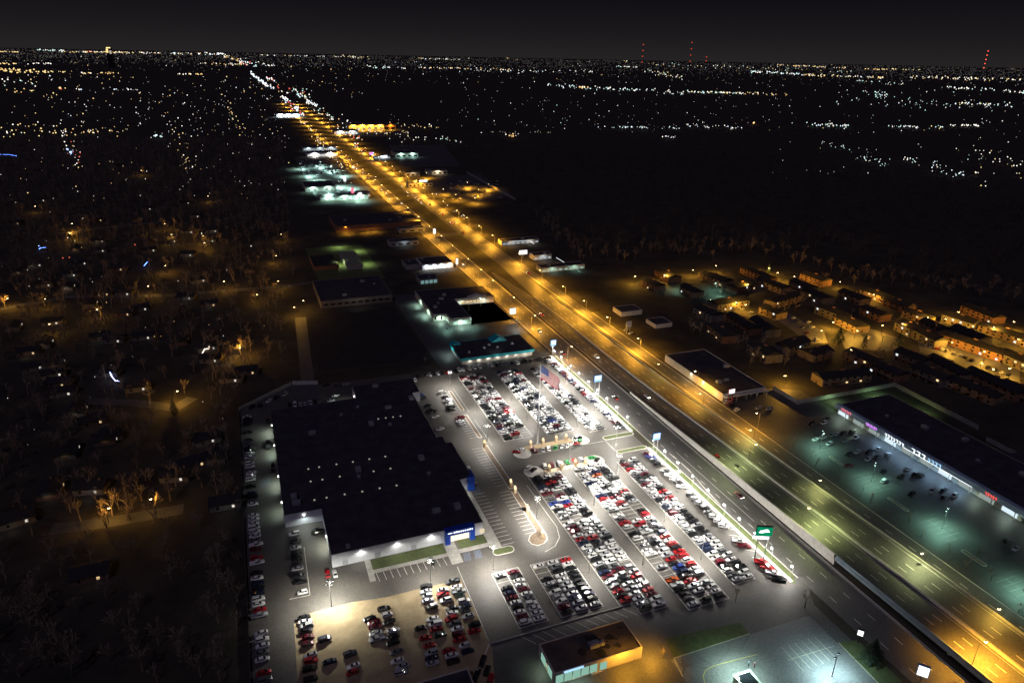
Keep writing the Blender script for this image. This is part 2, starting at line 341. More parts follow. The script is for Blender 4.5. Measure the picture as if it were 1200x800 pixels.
def rounded(x0,x1,y0,y1,r,k=5):
    o=[]
    for cx,cy,a in ((x1-r,y1-r,0),(x0+r,y1-r,90),(x0+r,y0+r,180),(x1-r,y0+r,270)):
        for i in range(k+1):
            t=math.radians(a+90*i/k); o.append((cx+r*math.cos(t),cy+r*math.sin(t)))
    return o
def grow(p,d):
    cx=sum(q[0] for q in p)/len(p); cy=sum(q[1] for q in p)/len(p); o=[]
    for i in range(len(p)):
        a=Vector(p[i-1]);c=Vector(p[(i+1)%len(p)]); t=(c-a).normalized(); o.append((p[i][0]+t.y*d,p[i][1]-t.x*d))
    return o
def island(label,poly,fill,kerbm=CONCW):
    t=thing('planted_island',label,'traffic island')
    a=MB(); inner=grow(poly,-0.38); n=len(poly)
    a.prism(poly,0.02,0.15,0,top=False)
    a.add([(p[0],p[1],.15) for p in poly]+[(p[0],p[1],.15) for p in inner],[(i,(i+1)%n,n+(i+1)%n,n+i) for i in range(n)])
    a.obj('kerb_ring',kerbm,t); f=MB(); f.poly(inner,0.13); f.obj('bed',fill,t); return t
MULCH=mat('mulch bed',(0.15,0.11,0.075),0.95,var=0.4,scale=1.2)
island('long narrow kerbed island with stone pillars, between showroom stalls and the drive, upper one',rounded(101.9,105.2,259.5,302,1.5),MULCH)
island('brightly lit narrow kerbed island ending in a rounded bulb beside the turning curve',[(104.9,257.5),(102,257.5),(101.4,226),(98,224.6),(96,221.5),(96.4,218.8),(98.6,217),(101.6,217.4),(104.2,219.4),(105.1,223)],MULCH)
island('thin kerbed island below the top corner pole, with cars along its left side',rounded(103.3,105.6,342,369.5,1.1),MULCH)
island('thin kerbed island with few parked cars beside it and empty stalls',rounded(103,105.4,309.5,337,1.1),MULCH)
island('green grassed island with white kerb nearest the display discs and road entrance',rounded(166.6,185.2,285.2,289.3,1.9),GRASS)
island('second green grassed island with white kerb, right below its twin at road entrance',rounded(166.6,184.6,270.4,273.8,1.6),GRASS)
island('small green island with rounded kerb at the showroom front corner',rounded(79.2,88.6,216.8,221.3,2.1),GRASS)
# display discs and pads
def disc(label,x,y,r):
    t=thing('display_disc',label,'display platform',(x,y,0)); a=MB(); pts=[(r*math.cos(i*math.pi/14),r*math.sin(i*math.pi/14)) for i in range(28)]
    a.prism(pts,0.02,0.3); a.obj('platform',CONCW,t); q=MB(); q.prism([(p[0]*1.04,p[1]*1.04) for p in pts],0.01,0.1); q.obj('base_ring',CONC,t)
disc('round pale display platform at left end of the flagpole strip, red car on it',119.6,287.2,4.6)
disc('round pale display platform right of the flagpole strip, red and green cars on it',154.3,289.6,4.7)
disc('round pale display platform with white and black cars, left end of the lower strip',118.6,269.6,4.9)
disc('round pale display platform with a green striped car, right end of the lower strip',152.2,268.8,4.8)
SAND=mat('tan pavers',(0.4,0.31,0.19),0.9,var=0.25,scale=1.3)
sheet('display_strip',[rc(123,289.6,149.6,293.6),rc(123.8,266.6,147.4,269.2)],0.065,SAND)
# pavements by the showroom
b=MB()
b.box(28.6,30.9,219,232,0,.13); b.box(30.9,61.4,223.4,225.4,0,.13); b.box(61.4,66.2,217.9,232,0,.13); b.box(66.2,79.5,223.6,226,0,.13); b.box(79.5,84.2,221.5,268,0,.13); b.box(79.5,82.2,268,270,0,.13)
b.box(80,82.6,307,363,0,.13)
struct('showroom_pavement',b,CONC)
sheet('lawn',[rc(31,225.5,61.3,231.8),rc(67.5,226.1,79.3,231.7)],0.07,GRASS)
b=MB(); b.box(62.2,115,173.9,174.3,0,.35); b.box(62,62.4,174.4,176.5,0,.5); struct('lot_kerb',b,CONC)
b=MB()
ln(62,174.2,51.5,160,.25,.09,b); struct('diagonal_kerb',b,CONCW)
sheet('corner_lawn',[[(119.5,146.8),(151.2,146.9),(152,152.3),(121.6,155.3)],[(178.6,132.5),(186,131),(186,112),(178,112)]],0.09,GRASS)
b=MB()
ln(119.5,146.6,151.4,146.7,.2,.1,b); ln(178.6,132.3,177.8,112,.2,.1,b); ln(119.5,146.6,118.1,139,.18,.1,b)
for k in range(6): ln(158+k*2.9,138-k*.1,158+k*2.9,127,.1,.1,b)
ln(156,132.5,176,131.8,.1,.102,b)
struct('corner_lot_markings',b,mat('pale yellow paint',(0.36,0.37,0.26),.8,var=.3,scale=1))
b=MB(); pts=[G(887,766.5),G(850,776),G(836,780),G(827,785),G(824,792),G(826,800)]
for p,q in zip(pts,pts[1:]): ln(*p,*q,.17,.11,b)
struct('drive_through_kerb',b,YPAINT)

# ------------------------------------------------------------ buildings
def window_obj(parent,x0,x1,y0,y1,z0,z1,m,name='window'):
    a=MB(); a.box(x0,x1,y0,y1,z0,z1); return a.obj(name,m,parent)
SHOW=[(0.4,366),(0.4,265),(16,264.5),(16,232.2),(79.4,232.2),(79.4,266),(85.6,266.5),(85.6,300.4),(82.7,300.4),(82.7,307.5),(79.6,307.5),(79.6,362),(84.2,362.2),(84.2,382),(47.6,382),(47.6,366)]
t=thing('showroom_building','huge flat black-roofed dealership building with a blue entrance portal','showroom',(0,0,0))
a=MB(); a.prism(SHOW,0,6.3,0,top=False); a.obj('wall',WALLW,t)
a=MB(); a.prism(SHOW,5.9,5.95); a.obj('roof',ROOFD,t)
a=MB(); inn=grow(SHOW[::-1],0.35)[::-1]; 
ins=[]
n=len(SHOW)
def inset(poly,d):
    o=[]; n=len(poly)
    for i in range(n):
        a=Vector(poly[i-1]);b=Vector(poly[i]);c=Vector(poly[(i+1)%n]); e1=(b-a).normalized(); e2=(c-b).normalized()
        n1=Vector((-e1.y,e1.x)); n2=Vector((-e2.y,e2.x)); k=n1+n2
        if k.length<1e-4: k=n1
        k=k/max(0.3,k.dot(n1)); o.append((b.x+k.x*d,b.y+k.y*d))
    return o
inn=inset(SHOW,0.35)
a.add([(p[0],p[1],6.34) for p in SHOW]+[(p[0],p[1],6.34) for p in inn]+[(p[0],p[1],5.9) for p in inn],[(i,(i+1)%n,n+(i+1)%n,n+i) for i in range(n)]+[(n+i,n+(i+1)%n,2*n+(i+1)%n,2*n+i) for i in range(n)])
a.obj('parapet_cap',mat('dark cap flashing',(0.09,0.09,0.1),.5,var=.1,scale=1),t)
b=MB(); b.box(-.36,.36,-.36,.36,-.1,.2); sky=b.mesh('skylight',[GL_SKY])
for zx,zy in ((332,470),(378,462),(452,450),(522,440),(592,428),(660,417),(342,523),(392,515),(466,502),(610,480),(682,468),(358,602),(410,592),(487,578),(562,566),(636,552),(708,540),(630,257),(662,253),(693,249),(725,245)):
    x,y=G(270+zx/3.636,420+zy/3.636,6.1); link('skylight',sky,t,(x,y,6.1))
acs=[]
for sx,sy,sz in ((2.6,3.4,1.7),(1.6,1.6,1.1),(3.6,2.2,1.5)):
    b=MB(); b.box(-sx/2,sx/2,-sy/2,sy/2,0,sz); b.box(-sx*.35,sx*.35,-sy*.35,sy*.35,sz,sz+.2); b.tube((0,0,sz+.2),(0,0,sz+.32),sx*.28,sx*.28,8); acs.append(b.mesh('air_unit',[ACUN]))
for i,(px,py) in enumerate(((420,551),(420.5,558.5),(347.5,590),(344.5,583),(457,497.5),(366,508),(493.7,537.2),(502.5,555),(511.5,599),(536,594),(419,477),(440,453),(482,467),(408,640),(455,478),(435,497),(400,486))):
    x,y=G(px,py,6.2); link('air_unit',acs[i%3],t,(x,y,5.95))
b=MB(); b.box(0.8,79,291.6,292,5.95,6.12); b.obj('expansion_joint',mat('joint strip',(.05,.05,.055),.8,var=.2,scale=.5),t)
# blue portal
po=MB(); po.box(62.3,64.4,230,232.1,0.1,7.0); po.box(73,75.1,230,232.1,0.1,7.0); po.box(64.4,73,230,232.1,4.4,7.0); po.box(62.3,75.1,232.25,232.9,6.4,7.0); pm_=po.obj('entrance_portal',BLUE,t)
b=MB()
b.add([(63.1,229.9,5.75),(63.8,229.9,5.6),(65.1,229.9,5.7),(65.3,229.9,6.0),(64.5,229.9,6.15),(63.2,229.9,6.05)],[(0,1,2,3,4,5)]); b.obj('emblem',GL_SIGN,pm_); b=MB()
for i,wd in enumerate((.72,.72,.66,.72,.66,.6,.72,.66,.5)):
    x=65.7+i*.98; b.box(x,x+wd,229.84,229.93,5.55,6.2+.12*(i in(0,1,7)))
b.obj('sign_lettering',GL_SIGN,pm_)
for k in range(5):
    window_obj(t,64.5+k*1.7,66.1+k*1.7,232-.3,232-.12,.2,3.7,glow('entrance glass',(1.0,0.9,0.72),1.3),'entrance_pane')
b=MB(); b.box(64.45,72.95,230.8,231.85,3.8,4.35); b.obj('entrance_soffit',mat('navy header',(.01,.02,.1),.5,var=.1,scale=1),t)
b=MB(); b.box(77.9,79.9,231.6,232.1,1.0,3.0); b.obj('window',glow('cream lit window',(1,.85,.6),.8),t)
b=MB(); b.box(83,86.2,264.4,266.3,0.1,7.6); b.box(85.62,86.2,266.3,271,3.0,7.6); b.obj('side_portal',BLUE,t)
b=MB(); b.box(85.62,85.75,272,299,.5,4.6); b.obj('side_window',GLASS,t)
b=MB(); b.box(79.45,79.6,310,360,.6,4.4); b.obj('side_window',GLASS,t)
for k in range(8):
    b=MB(); b.box(-.0,.35,0,.8,0,.5); 
lampb=MB(); lampb.box(-.35,.35,-.45,0,-.25,.2); wl=lampb.mesh('wall_lamp',[glow('wall lamp lens',(1,.98,.94),7)])
for x in (27.5,42.2,56.6):
    o=link('wall_lamp',wl,t,(x,232.1,4.9)); lamp_light('SPOT',(x,230.6,5.2),650,LED,t,150,.6,.3,(0,.35,-1))
for y in (352,330,300,278): link('wall_lamp',wl,t,(.35,y,4.4),-math.pi/2); lamp_light('SPOT',(-1.3,y,4.6),2300 if y!=278 else 1500,(.8,1,.82),t,150,.6,.3,(-.35,0,-1))
link('wall_lamp',wl,t,(47.4,372,4.6),-math.pi/2); lamp_light('SPOT',(45.9,372,4.8),2600,(.85,1,.85),t,150,.6,.3,(-.5,0,-1))
link('wall_lamp',wl,t,(8.5,264.6,5.0)); lamp_light('SPOT',(8.5,262.6,5.2),1600,(.9,1,.95),t,160,.6,.3,(0,-.4,-1))
link('wall_lamp',wl,t,(15.9,247,4.6),-math.pi/2); lamp_light('SPOT',(14.6,247,4.8),3200,(.95,1,.8),t,155,.6,.3,(-.5,0,-1))
link('wall_lamp',wl,t,(79.6,262,4.0),math.pi/2); lamp_light('SPOT',(80.6,262,4.0),500,(1,1,.75),t,150,.6,.3,(.4,0,-1))
lamp_light('SPOT',(69,229.6,4.2),1100,(1,.93,.8),t,150,.6,.4,(0,-.1,-1))
for x in (20,48,33): window_obj(t,x,x+2.2,232.0,232.15,.1,2.6,mat('service door',(.35,.36,.38),.6,var=.1,scale=1),'door')

def flat_building(name,label,cat,x0,x1,y0,y1,h,wall,roof,units=3,parapet=.35,windows=None,group=None,seed=0):
    t=thing(name,label,cat,((x0+x1)/2,(y0+y1)/2,0),0,group); X=(x1-x0)/2; Y=(y1-y0)/2
    a=MB(); a.prism(rc(-X,-Y,X,Y),0,h,0,top=False); a.obj('wall',wall,t)
    a=MB(); a.poly(rc(-X,-Y,X,Y),h-parapet); a.obj('roof',roof,t)
    a=MB(); o=rc(-X-.02,-Y-.02,X+.02,Y+.02); i_=rc(-X+.3,-Y+.3,X-.3,Y-.3)
    a.add([(p[0],p[1],h+.03) for p in o]+[(p[0],p[1],h+.03) for p in i_]+[(p[0],p[1],h-parapet) for p in i_],[(k,(k+1)%4,4+(k+1)%4,4+k) for k in range(4)]+[(4+k,4+(k+1)%4,8+(k+1)%4,8+k) for k in range(4)]); a.obj('parapet',wall,t)
    r=random.Random(seed+int(x0*7+y0))
    for k in range(units): link('air_unit',acs[r.randrange(3)],t,(r.uniform(-X*.75,X*.75),r.uniform(-Y*.7,Y*.7),h-parapet))
    for w in windows or []:
        side,p,wd,z0,z1,m=w
        if side=='s': window_obj(t,p-wd/2,p+wd/2,-Y-.08,-Y+.05,z0,z1,m)
        if side=='n': window_obj(t,p-wd/2,p+wd/2,Y-.05,Y+.08,z0,z1,m)
        if side=='w': window_obj(t,-X-.08,-X+.05,p-wd/2,p+wd/2,z0,z1,m)
        if side=='e': window_obj(t,X-.05,X+.08,p-wd/2,p+wd/2,z0,z1,m)
    return t
# small shop at the bottom
t=flat_building('small_shop','flat brown-roofed shop with teal-lit windows and an amber-lit side wall','shop',76.3,109,150.6,163.8,5.1,WALLC,ROOFB,2,.25,
   [('s',-14.5+k*3.1,2.7,.5,3.9,GL_SHOP) for k in range(5)]+[('s',1.6,2.6,.4,3.6,GL_SHOP),('w',-3,3.2,.5,3.8,GL_SHOP),('w',2.5,3.4,.5,3.8,GL_SHOP)])
b=MB(); b.box(-13,-6,-6.85,-6.68,4.2,4.95); b.obj('sign_board',GL_BSIGN,t)
b=MB(); b.box(-3,1,-7.4,-6.62,0,.5); b.obj('canopy_slab',CONC,t)
b=MB()
r=random.Random(3)
for k in range(26):
    x=r.gauss(3.5,3.4) if k<16 else r.uniform(6,14.5); y=r.uniform(-4.4,4.4); q=r.uniform(.9,2.1) if k<16 else r.uniform(.25,.9); b.add([(x+q*math.cos(u*1.05+k)*r.uniform(.6,1.2),y+q*math.sin(u*1.05+k)*r.uniform(.6,1.2),4.88+k*.001) for u in range(6)],[(0,1,2,3,4,5)])
b.obj('roof_patch',mat('black roof tar',(.02,.018,.016),.8,var=.3,scale=1),t)['kind']='stuff'
lamp_light('SPOT',(112.5,149.0,6.5),8500,SOD,None,166,.5,.4,(-.25,-.05,-1)); lamp_light('SPOT',(101,146,7),7000,SOD,None,150,.6,.4,(-.1,.5,-1)); lamp_light('SPOT',(83.5,147,4.6),1700,(.65,1,.8),None,150,.6,.4,(0,-.2,-1)); lamp_light('SPOT',(74.6,157,4.4),700,(.75,1,.7),None,150,.6,.4,(-.3,0,-1))
# building cut by the bottom edge
x1,y1=G(548,782,5.5)
flat_building('corner_building','dark flat roof edge at the end of the gravel yard','building',x1-30,x1,y1-25,y1,5.5,WALLC,ROOFD,0)
# teal restaurant
t=thing('teal_restaurant','low restaurant with black roof and bright teal fascia band','restaurant',(148.5,418,0))
a=MB(); a.prism(rc(-25.2,-13.4,25.2,13.4),0,3.2,0,top=False); a.obj('wall',WALLC,t)
a=MB(); a.prism(rc(-26.2,-14.6,26.2,14.6),3.0,4.9,0,top=False,bottom=True); a.obj('fascia',TEAL,t)
a=MB(); a.poly(rc(-26,-14.4,26,14.4),4.75); a.obj('roof',ROOFD,t)
a=MB(); X,Y=8,12.4; a.add([(2,14.4,4.9),(14,14.4,4.9),(8,14.4,7.8),(2,6,4.9),(14,6,4.9),(8,6,7.8)],[(0,1,2),(5,4,3),(0,2,5,3),(1,4,5,2)]); a.obj('gable',TEAL,t)
a=MB(); a.add([(-26.2,14.6,4.9),(-19,14.6,4.9),(-22.6,14.6,6.4),(-26.2,9,4.9),(-19,9,4.9),(-22.6,9,6.4)],[(0,1,2),(5,4,3),(0,2,5,3),(1,4,5,2)]); a.obj('gable',TEAL,t)
for k,(x,y) in enumerate(((-6,-2),(3,-4),(15,-1),(-1,2),(-18,-6))): link('air_unit',acs[1],t,(x,y,4.75))
for k in range(7): link('wall_lamp',wl,t,(-20+k*6.6,-13.4,2.95)); lamp_light('SPOT',(148.5-20+k*6.6,418-14.2,2.9),420,(1,.98,.9),None,150,.6,.3,(0,.15,-1))
lamp_light('SPOT',(119.5,424,6),1800,(.75,1,.95),None,160,.6,.3); lamp_light('SPOT',(148,400.5,8),900,(.8,1,.95),None,90,.8,.3,(0,1,-.35))
# L shaped service building
LP=[(126.6,551),(126.6,490),(136.6,488.5),(136.6,477),(152.4,475.5),(152.4,520),(186,518.5),(186,547)]
t=thing('service_garage','L-shaped garage with dark roof, pale walls and two round-topped bays','garage')
a=MB(); a.prism(LP,0,5.6,0,top=False); a.obj('wall',WALLC,t); a=MB(); a.prism(LP,5.3,5.35); a.obj('roof',ROOFD,t)
a=MB(); q=inset(LP,.3); k=len(LP); a.add([(p[0],p[1],5.63) for p in LP]+[(p[0],p[1],5.63) for p in q],[(i,(i+1)%k,k+(i+1)%k,k+i) for i in range(k)]); a.obj('parapet_cap',WALLC,t)
a=MB(); a.add([(164,518.2,5.4),(181,518.2,5.4),(172.5,518.2,7.6),(164,524,5.4),(181,524,5.4),(172.5,524,7.6)],[(0,1,2),(5,4,3),(0,2,5,3),(1,4,5,2)]); a.obj('gable',WALLC,t)
for x in (129.2,133.6):
    a=MB(); pts=[(x+1.7*math.cos(u*math.pi/8),.2+2.0+1.7*math.sin(u*math.pi/8)) for u in range(16)]
    a.add([(p[0],490.05-.0-(x-126.6)*.15,p[1]+.2) for p in pts],[tuple(range(16))]); a.obj('bay_opening',GLASS,t)
for x in (139.5,143.6,147.8): window_obj(t,x-1.6,x+1.6,477-.25-(x-136.6)*.09,477-.1-(x-136.6)*.09,.3,3.6,mat('pale roller door',(.62,.63,.6),.6,var=.1,scale=1),'roller_door')
for k in range(7): window_obj(t,158+k*3.4,160.6+k*3.4,518.9,519.15,1.2,3.2,glow('soft warm window',(1,.75,.4),.7))
for x,y,p in ((131.5,486.6,4200),(144,473,4200),(124,505,5200),(124,530,3600),(158,516.5,2600),(176,516.5,2600)): lamp_light('SPOT',(x,y,4.8),p,(.62,1,.8) if x<150 else (.75,.95,.85),None,160,.6,.3)
for k in range(4): link('air_unit',acs[k%3],t,(132+k*5,505+k*9,5.35))
# white lit shop
t=flat_building('white_lit_shop','shop whose wide white front glows, beside amber frontage road','shop',152.5,183,627,652,5.6,WALLW,ROOFD,1,.3,[('s',-11+k*4.4,3.6,.5,3.6,GL_SIGN) for k in range(6)])
for k in range(4): lamp_light('SPOT',(156.5+k*7.5,625.2,5.4),2300,(.85,.93,1),None,160,.6,.3)
flat_building('annex_shop','low dark annex with pale front joined to the white glowing shop','shop',138,151.8,632,652,4.6,WALLG,ROOFD,1,.3)
flat_building('teal_window_shop','small dark block with teal-lit windows below the white glowing shop','shop',139,156,583,598,4.8,WALLG,ROOFD,1,.3,[('s',-6+k*3.9,3,.6,3.6,glow('dim teal window',(.5,.9,.9),.28)) for k in range(4)])
t=flat_building('long_warehouse','long dark warehouse with a pale banded front wall above the black field','warehouse',48.5,106.5,545,603,6.2,WALLH,ROOFD,3,.3,[('s',-25+k*5.5,3.6,2.2,3.6,GLASS) for k in range(10)])
lamp_light('SPOT',(77,536,9),500,(1,.9,.7),None,165,.5,.4,(0,.6,-1))
t=flat_building('park_pavilion','square grey-roofed pavilion on a green-lit lawn','pavilion',84.6,99.8,648,700,4.6,WALLG,mat('pale shed roof',(.2,.22,.15),.8,var=.2,scale=.4),0,.02)
flat_building('side_hall','dark low hall beside the green-lit pavilion lawn','hall',55,78,655,695,4,WALLB,SHING,0,.1)
sheet('pavilion_lawn',[rc(55,612,114,740)],.04,GRASS)
for px,py in ((396,283.6),(419,288),(429.4,303),(398,304)):
    x,y=G(px,py,6); lamp_light('SPOT',(x,y,6.2),5200,(.78,1,.45),None,165,.5,.3)
# amber alcove stores
t=flat_building('brick_store_row','dark roofed store row with amber-lit alcoves','store row',96,196,806,868,6.5,WALLB,ROOFD,4,.3)
for x,y in ((107,800),(107,812),(128,798),(138,800),(136,830)):
    lamp_light('SPOT',(x,y-6,5.5),7000,SOD,None,165,.5,.3)
# store right of the highway
t=flat_building('roadside_store','long dark-roofed store with pale side wall facing the highway','store',255.5,287,302.5,366,5.0,WALLC,ROOFD,4,.3,
   [('s',-12+k*5,3.6,.5,3.2,GLASS) for k in range(6)])
b=MB(); b.box(-15.75,15.75,-34.6,-31.8,3.5,4.3); b.obj('porch_roof',WALLC,t)
for k in range(5): 
    b=MB(); b.tube((-15+k*7.5,-34.3,0),(-15+k*7.5,-34.3,3.5),.18,.18,6); b.obj('porch_post',WALLC,t)
for y in (322,335): lamp_light('SPOT',(254.6,y,4.2),650,(.8,1,.7),None,150,.6,.3,(-.2,0,-1))
for y in (322,335): link('wall_lamp',wl,t,(-15.8,y-334.2,4.2),-math.pi/2)
lamp_light('SPOT',(253.6,309,4.5),900,(1,.75,.4),None,160,.6,.3)
# low ruined motel and kiosk right of the highway
for (px0,py0,px1,py1,h,nm,lb,ct) in ((728,371,757,371,3.8,'white_canopy_block','small white canopy block on dark ground right of the highway','building'),(768,385,790,384,3.2,'narrow_shed','narrow pale shed lying on dark ground behind the canopy block','shed')):
    a=G(px0,py0); c=G(px1,py1); flat_building(nm,lb,ct,a[0],max(c[0],a[0]+8),a[1],a[1]+14,h,WALLC,ROOFD,0,.2)
# plaza
t=thing('shopping_plaza','long dark-roofed shopping plaza with a glowing strip of shop signs','shopping plaza',(0,0,0))
PX0,PX1,PY0,PY1=311.0,358,120,268
a=MB(); a.prism(rc(PX0,PY0,PX1-8,PY1),0,6.3,0,top=False); a.obj('wall',WALLC,t); a=MB(); a.poly(rc(PX0,PY0,PX1-8,PY1),6.0); a.obj('roof',ROOFD,t)
a=MB(); a.box(PX0-2.6,PX0-.02,PY0,PY1,4.2,6.9); a.obj('fascia',mat('pale blue fascia',(.3,.42,.5),.6,var=.1,scale=.4),t)
for k,(y0,y1) in enumerate([(PY1-8-k*11,PY1-k*11-.8) for k in range(13)]):
    window_obj(t,PX0-.12,PX0+.02,y0,y1,.4,3.4,glow('dim shop glass',(.8,.95,.9),.35) if k%3 else glow('bright shop glass',(.75,.9,1),1.0),'shop_window')
    if k%1==0:
        b=MB(); b.tube((PX0-2.3,y0,0),(PX0-2.3,y0,4.2),.22,.22,6); b.obj('walkway_post',CONC,t)
def letters(parent,x,y0,y1,z0,z1,m,k):
    b=MB(); st=(y1-y0)/k; rr=random.Random(int(y0*3))
    for i in range(k):
        y=y0+i*st; h=z1-(rr.random()*.25)*(z1-z0)
        b.box(x-.12,x,y,y+st*.22,z0,h); b.box(x-.11,x-.01,y+st*.22,y+st*.7,h-.3,h); 
        if i%2: b.box(x-.105,x-.015,y+st*.22,y+st*.7,z0,z0+.3)
    b.obj('sign_lettering',m,parent)
xx=PX0-2.62
letters(t,xx,256.5,264,4.8,6.5,GL_ROSE,6); letters(t,xx,238.5,246,4.8,6.3,GL_PURP,7); letters(t,xx,221,233.5,4.5,6.6,GL_SIGN,7); letters(t,xx,208,217,4.5,6.7,GL_SIGN,3); letters(t,xx,199,207,4.5,6.4,GL_BSIGN,4); letters(t,xx,170,176,4.6,6.2,glow('dim red sign',(1,.1,.08),1.5),5); letters(t,xx,131,136,4.6,6.2,GL_SIGN,4)
b=MB(); b.box(xx-.1,xx,182,221,4.25,4.45); b.obj('light_strip',GL_SIGN,t)
b=MB(); b.box(xx-.1,xx,120,160,4.25,4.4); b.obj('light_strip',GL_SHOP,t)
for y in range(186,236,8): lamp_light('SPOT',(307.2,y,4.6),1800,(.42,.7,1),None,165,.6,.4,(-.25,0,-1))
for y in (131,147,163,178,250,262): lamp_light('SPOT',(307.2,y,4.6),1300,(.75,1,.8),None,165,.6,.4,(-.25,0,-1))
for k in range(8): link('air_unit',acs[k%3],t,(322+(k*13)%22,128+k*17,6.0))
a=MB(); a.prism(rc(350.1,PY0,364,196),0,5.6,0,top=False); a.poly(rc(350.1,PY0,364,196),5.5); a.obj('rear_wing',ROOFD,t)
lamp_light('SPOT',(357,252,6),5000,(.55,1,.35),None,165,.6,.3,(0,.2,-1)); lamp_light('SPOT',(352,276,5),3500,(.5,1,.45),None,165,.6,.3); lamp_light('SPOT',(320,279,5),2500,(.55,1,.5),None,165,.6,.3)
# board fences
def fence(label,pts,h=2.4,m=FENCE,step=3.0):
    t=thing('board_fence',label,'fence')
    for p,q in zip(pts,pts[1:]):
        d=Vector((q[0]-p[0],q[1]-p[1],0)); L=d.length; k=max(1,int(L/step)); d.normalize(); nx,ny=-d.y*.06,d.x*.06
        for i in range(k):
            s0=L*i/k+.05; s1=L*(i+1)/k-.05; hh=h+.04*((i*7)%3)
            x0,y0=p[0]+d.x*s0,p[1]+d.y*s0; x1,y1=p[0]+d.x*s1,p[1]+d.y*s1
            a=MB(); a.prism([(x0-nx,y0-ny),(x1-nx,y1-ny),(x1+nx,y1+ny),(x0+nx,y0+ny)],0,hh); a.obj('fence_panel',m,t)
    return t
fence('tall pale fence wrapping the back of the shopping plaza, lit green',[(296.5,306),(296.5,285),(374,284.5),(372.5,226)],2.8)
fence('pale service fence behind the far end of the plaza roof',[(365,216),(365,160)],2.6)
fence('white boundary fence running diagonally behind the showroom yard',[(-16.2,383.5),(14.5,408.6)],2.3,mat('white fence boards',(.5,.52,.48),.8,var=.2,scale=1))
fence('short pale panel fence at the top of the showroom yard',[(15,409),(30,404.5)],2.6,mat('white fence boards',(.5,.52,.48),.8))
fence('dark chain-link fence along the left edge of the showroom yard',[(-16.2,383),(-16.2,180)],1.2,DARKM,6)

# ------------------------------------------------------------ flagpole and flag
fx,fy=68.9*1.9,154.6*1.9
fx,fy=131.0,293.8
t=thing('flagpole','very tall white flagpole rising from the display strip','flagpole',(fx,fy,0))
a=MB(); a.tube((0,0,0),(0,0,46),.42,.17,10); a.obj('pole',WHITEM,t); a=MB(); a.tube((0,0,46),(0,0,46.5),.35,.2,8); a.obj('finial',mat('gold ball',(.6,.42,.1),.3,metal=.9,var=.05,scale=3),t); a=MB(); a.tube((0,0,0),(0,0,.6),1.1,.8,12); a.obj('pole_base',CONC,t)
t=thing('national_flag','large flag with red and white stripes and blue starred corner, drooping','flag',(fx+.35,fy,45.6))
HO,FL=7.2,13.5
def fp(u,v):   # u along fly, v down hoist
    s=u*FL; dr=s*0.52+u*u*1.6; x=s*.74; wob=math.sin(u*9+v*1.3)*.75*u+math.sin(u*17+v*2)*.25*u
    return (x, wob-1.2*u, -v*HO-dr+math.sin(u*8+.6)*.35*u)
RED=mat('flag red',(.5,.02,.03),.8,var=.12,scale=1.5); WHT=mat('flag white',(.75,.75,.75),.8,var=.06,scale=1.5); NAVY=mat('flag blue',(.02,.06,.3),.8,var=.12,scale=1.5)
NU=28
def cloth(u0,u1,v0,v1,m,name,off=0,thick=.03):
    a=MB(); ns=max(2,int(NU*(u1-u0))); nv=max(1,int(13*(v1-v0)+.5))
    for sgn in (0,1):
        base=len(a.v)
        for i in range(ns+1):
            for j in range(nv+1):
                x,y,z=fp(u0+(u1-u0)*i/ns,v0+(v1-v0)*j/nv); a.v.append((x,y+(thick if sgn else -thick),z))
        for i in range(ns):
            for j in range(nv):
                k=base+i*(nv+1)+j; q=(k,k+nv+1,k+nv+2,k+1); a.f.append(q if sgn else q[::-1]); a.m.append(0)
    return a.obj(name,m,t)
for i in range(13):
    u0=.4 if i<7 else 0; cloth(u0,1,i/13,(i+1)/13,RED if i%2==0 else WHT,'stripe')
cant=cloth(0,.4,0,7/13,NAVY,'canton')
stb=MB()
for r_ in range(5):
    for c_ in range(6):
        u=.4*(c_+.6)/6.2; v=(7/13)*(r_+.6)/5.2; x,y,z=fp(u,v)
        stb.add([(x+.2*math.cos(q*math.pi/5+math.pi/2)*(1 if q%2==0 else .42),y-.06,z+.2*math.sin(q*math.pi/5+math.pi/2)*(1 if q%2==0 else .42)) for q in range(10)],[tuple(range(10))])
stb.obj('star',WHT,cant)['kind']='stuff'
lamp_light('SPOT',(129.5,284,1),170000,LED,None,24,.6,.3,(6,9.6,38))

# ------------------------------------------------------------ lamps
def lot_pole_proto(h,heads,lens,metal):
    t=thing('lot_lamp','x','lamp post'); a=MB(); a.tube((0,0,0.5),(0,0,h),.14,.09,7); a.obj('pole',metal,t); a=MB(); a.tube((0,0,0),(0,0,.6),.35,.35,8); a.obj('base',CONC,t)
    for i in range(heads):
        an=2*math.pi*i/heads+.4; dx,dy=math.cos(an),math.sin(an); a=MB(); a.tube((0,0,h-.1),(dx*1.1,dy*1.1,h+.1),.05,.05,5); ar=a.obj('arm',metal,t)
        a=MB(); a.box(dx*1.3-.38,dx*1.3+.38,dy*1.3-.38,dy*1.3+.38,h+.02,h+.24); hd=a.obj('lamp_head',metal,ar)
        a=MB(); a.box(dx*1.3-.33,dx*1.3+.33,dy*1.3-.33,dy*1.3+.33,h-.04,h+.015); a.obj('lens',lens,ar)
    return t
def place_lamps(proto,items,first=[True]):
    used=False
    for (x,y,rz,label) in items:
        if not used: proto.location=(x,y,0); proto.rotation_euler=(0,0,rz); proto['label']=label; used=True
        else: clone(proto,(x,y,0),rz,label)
p4=lot_pole_proto(11,4,GL_LED,GREY)
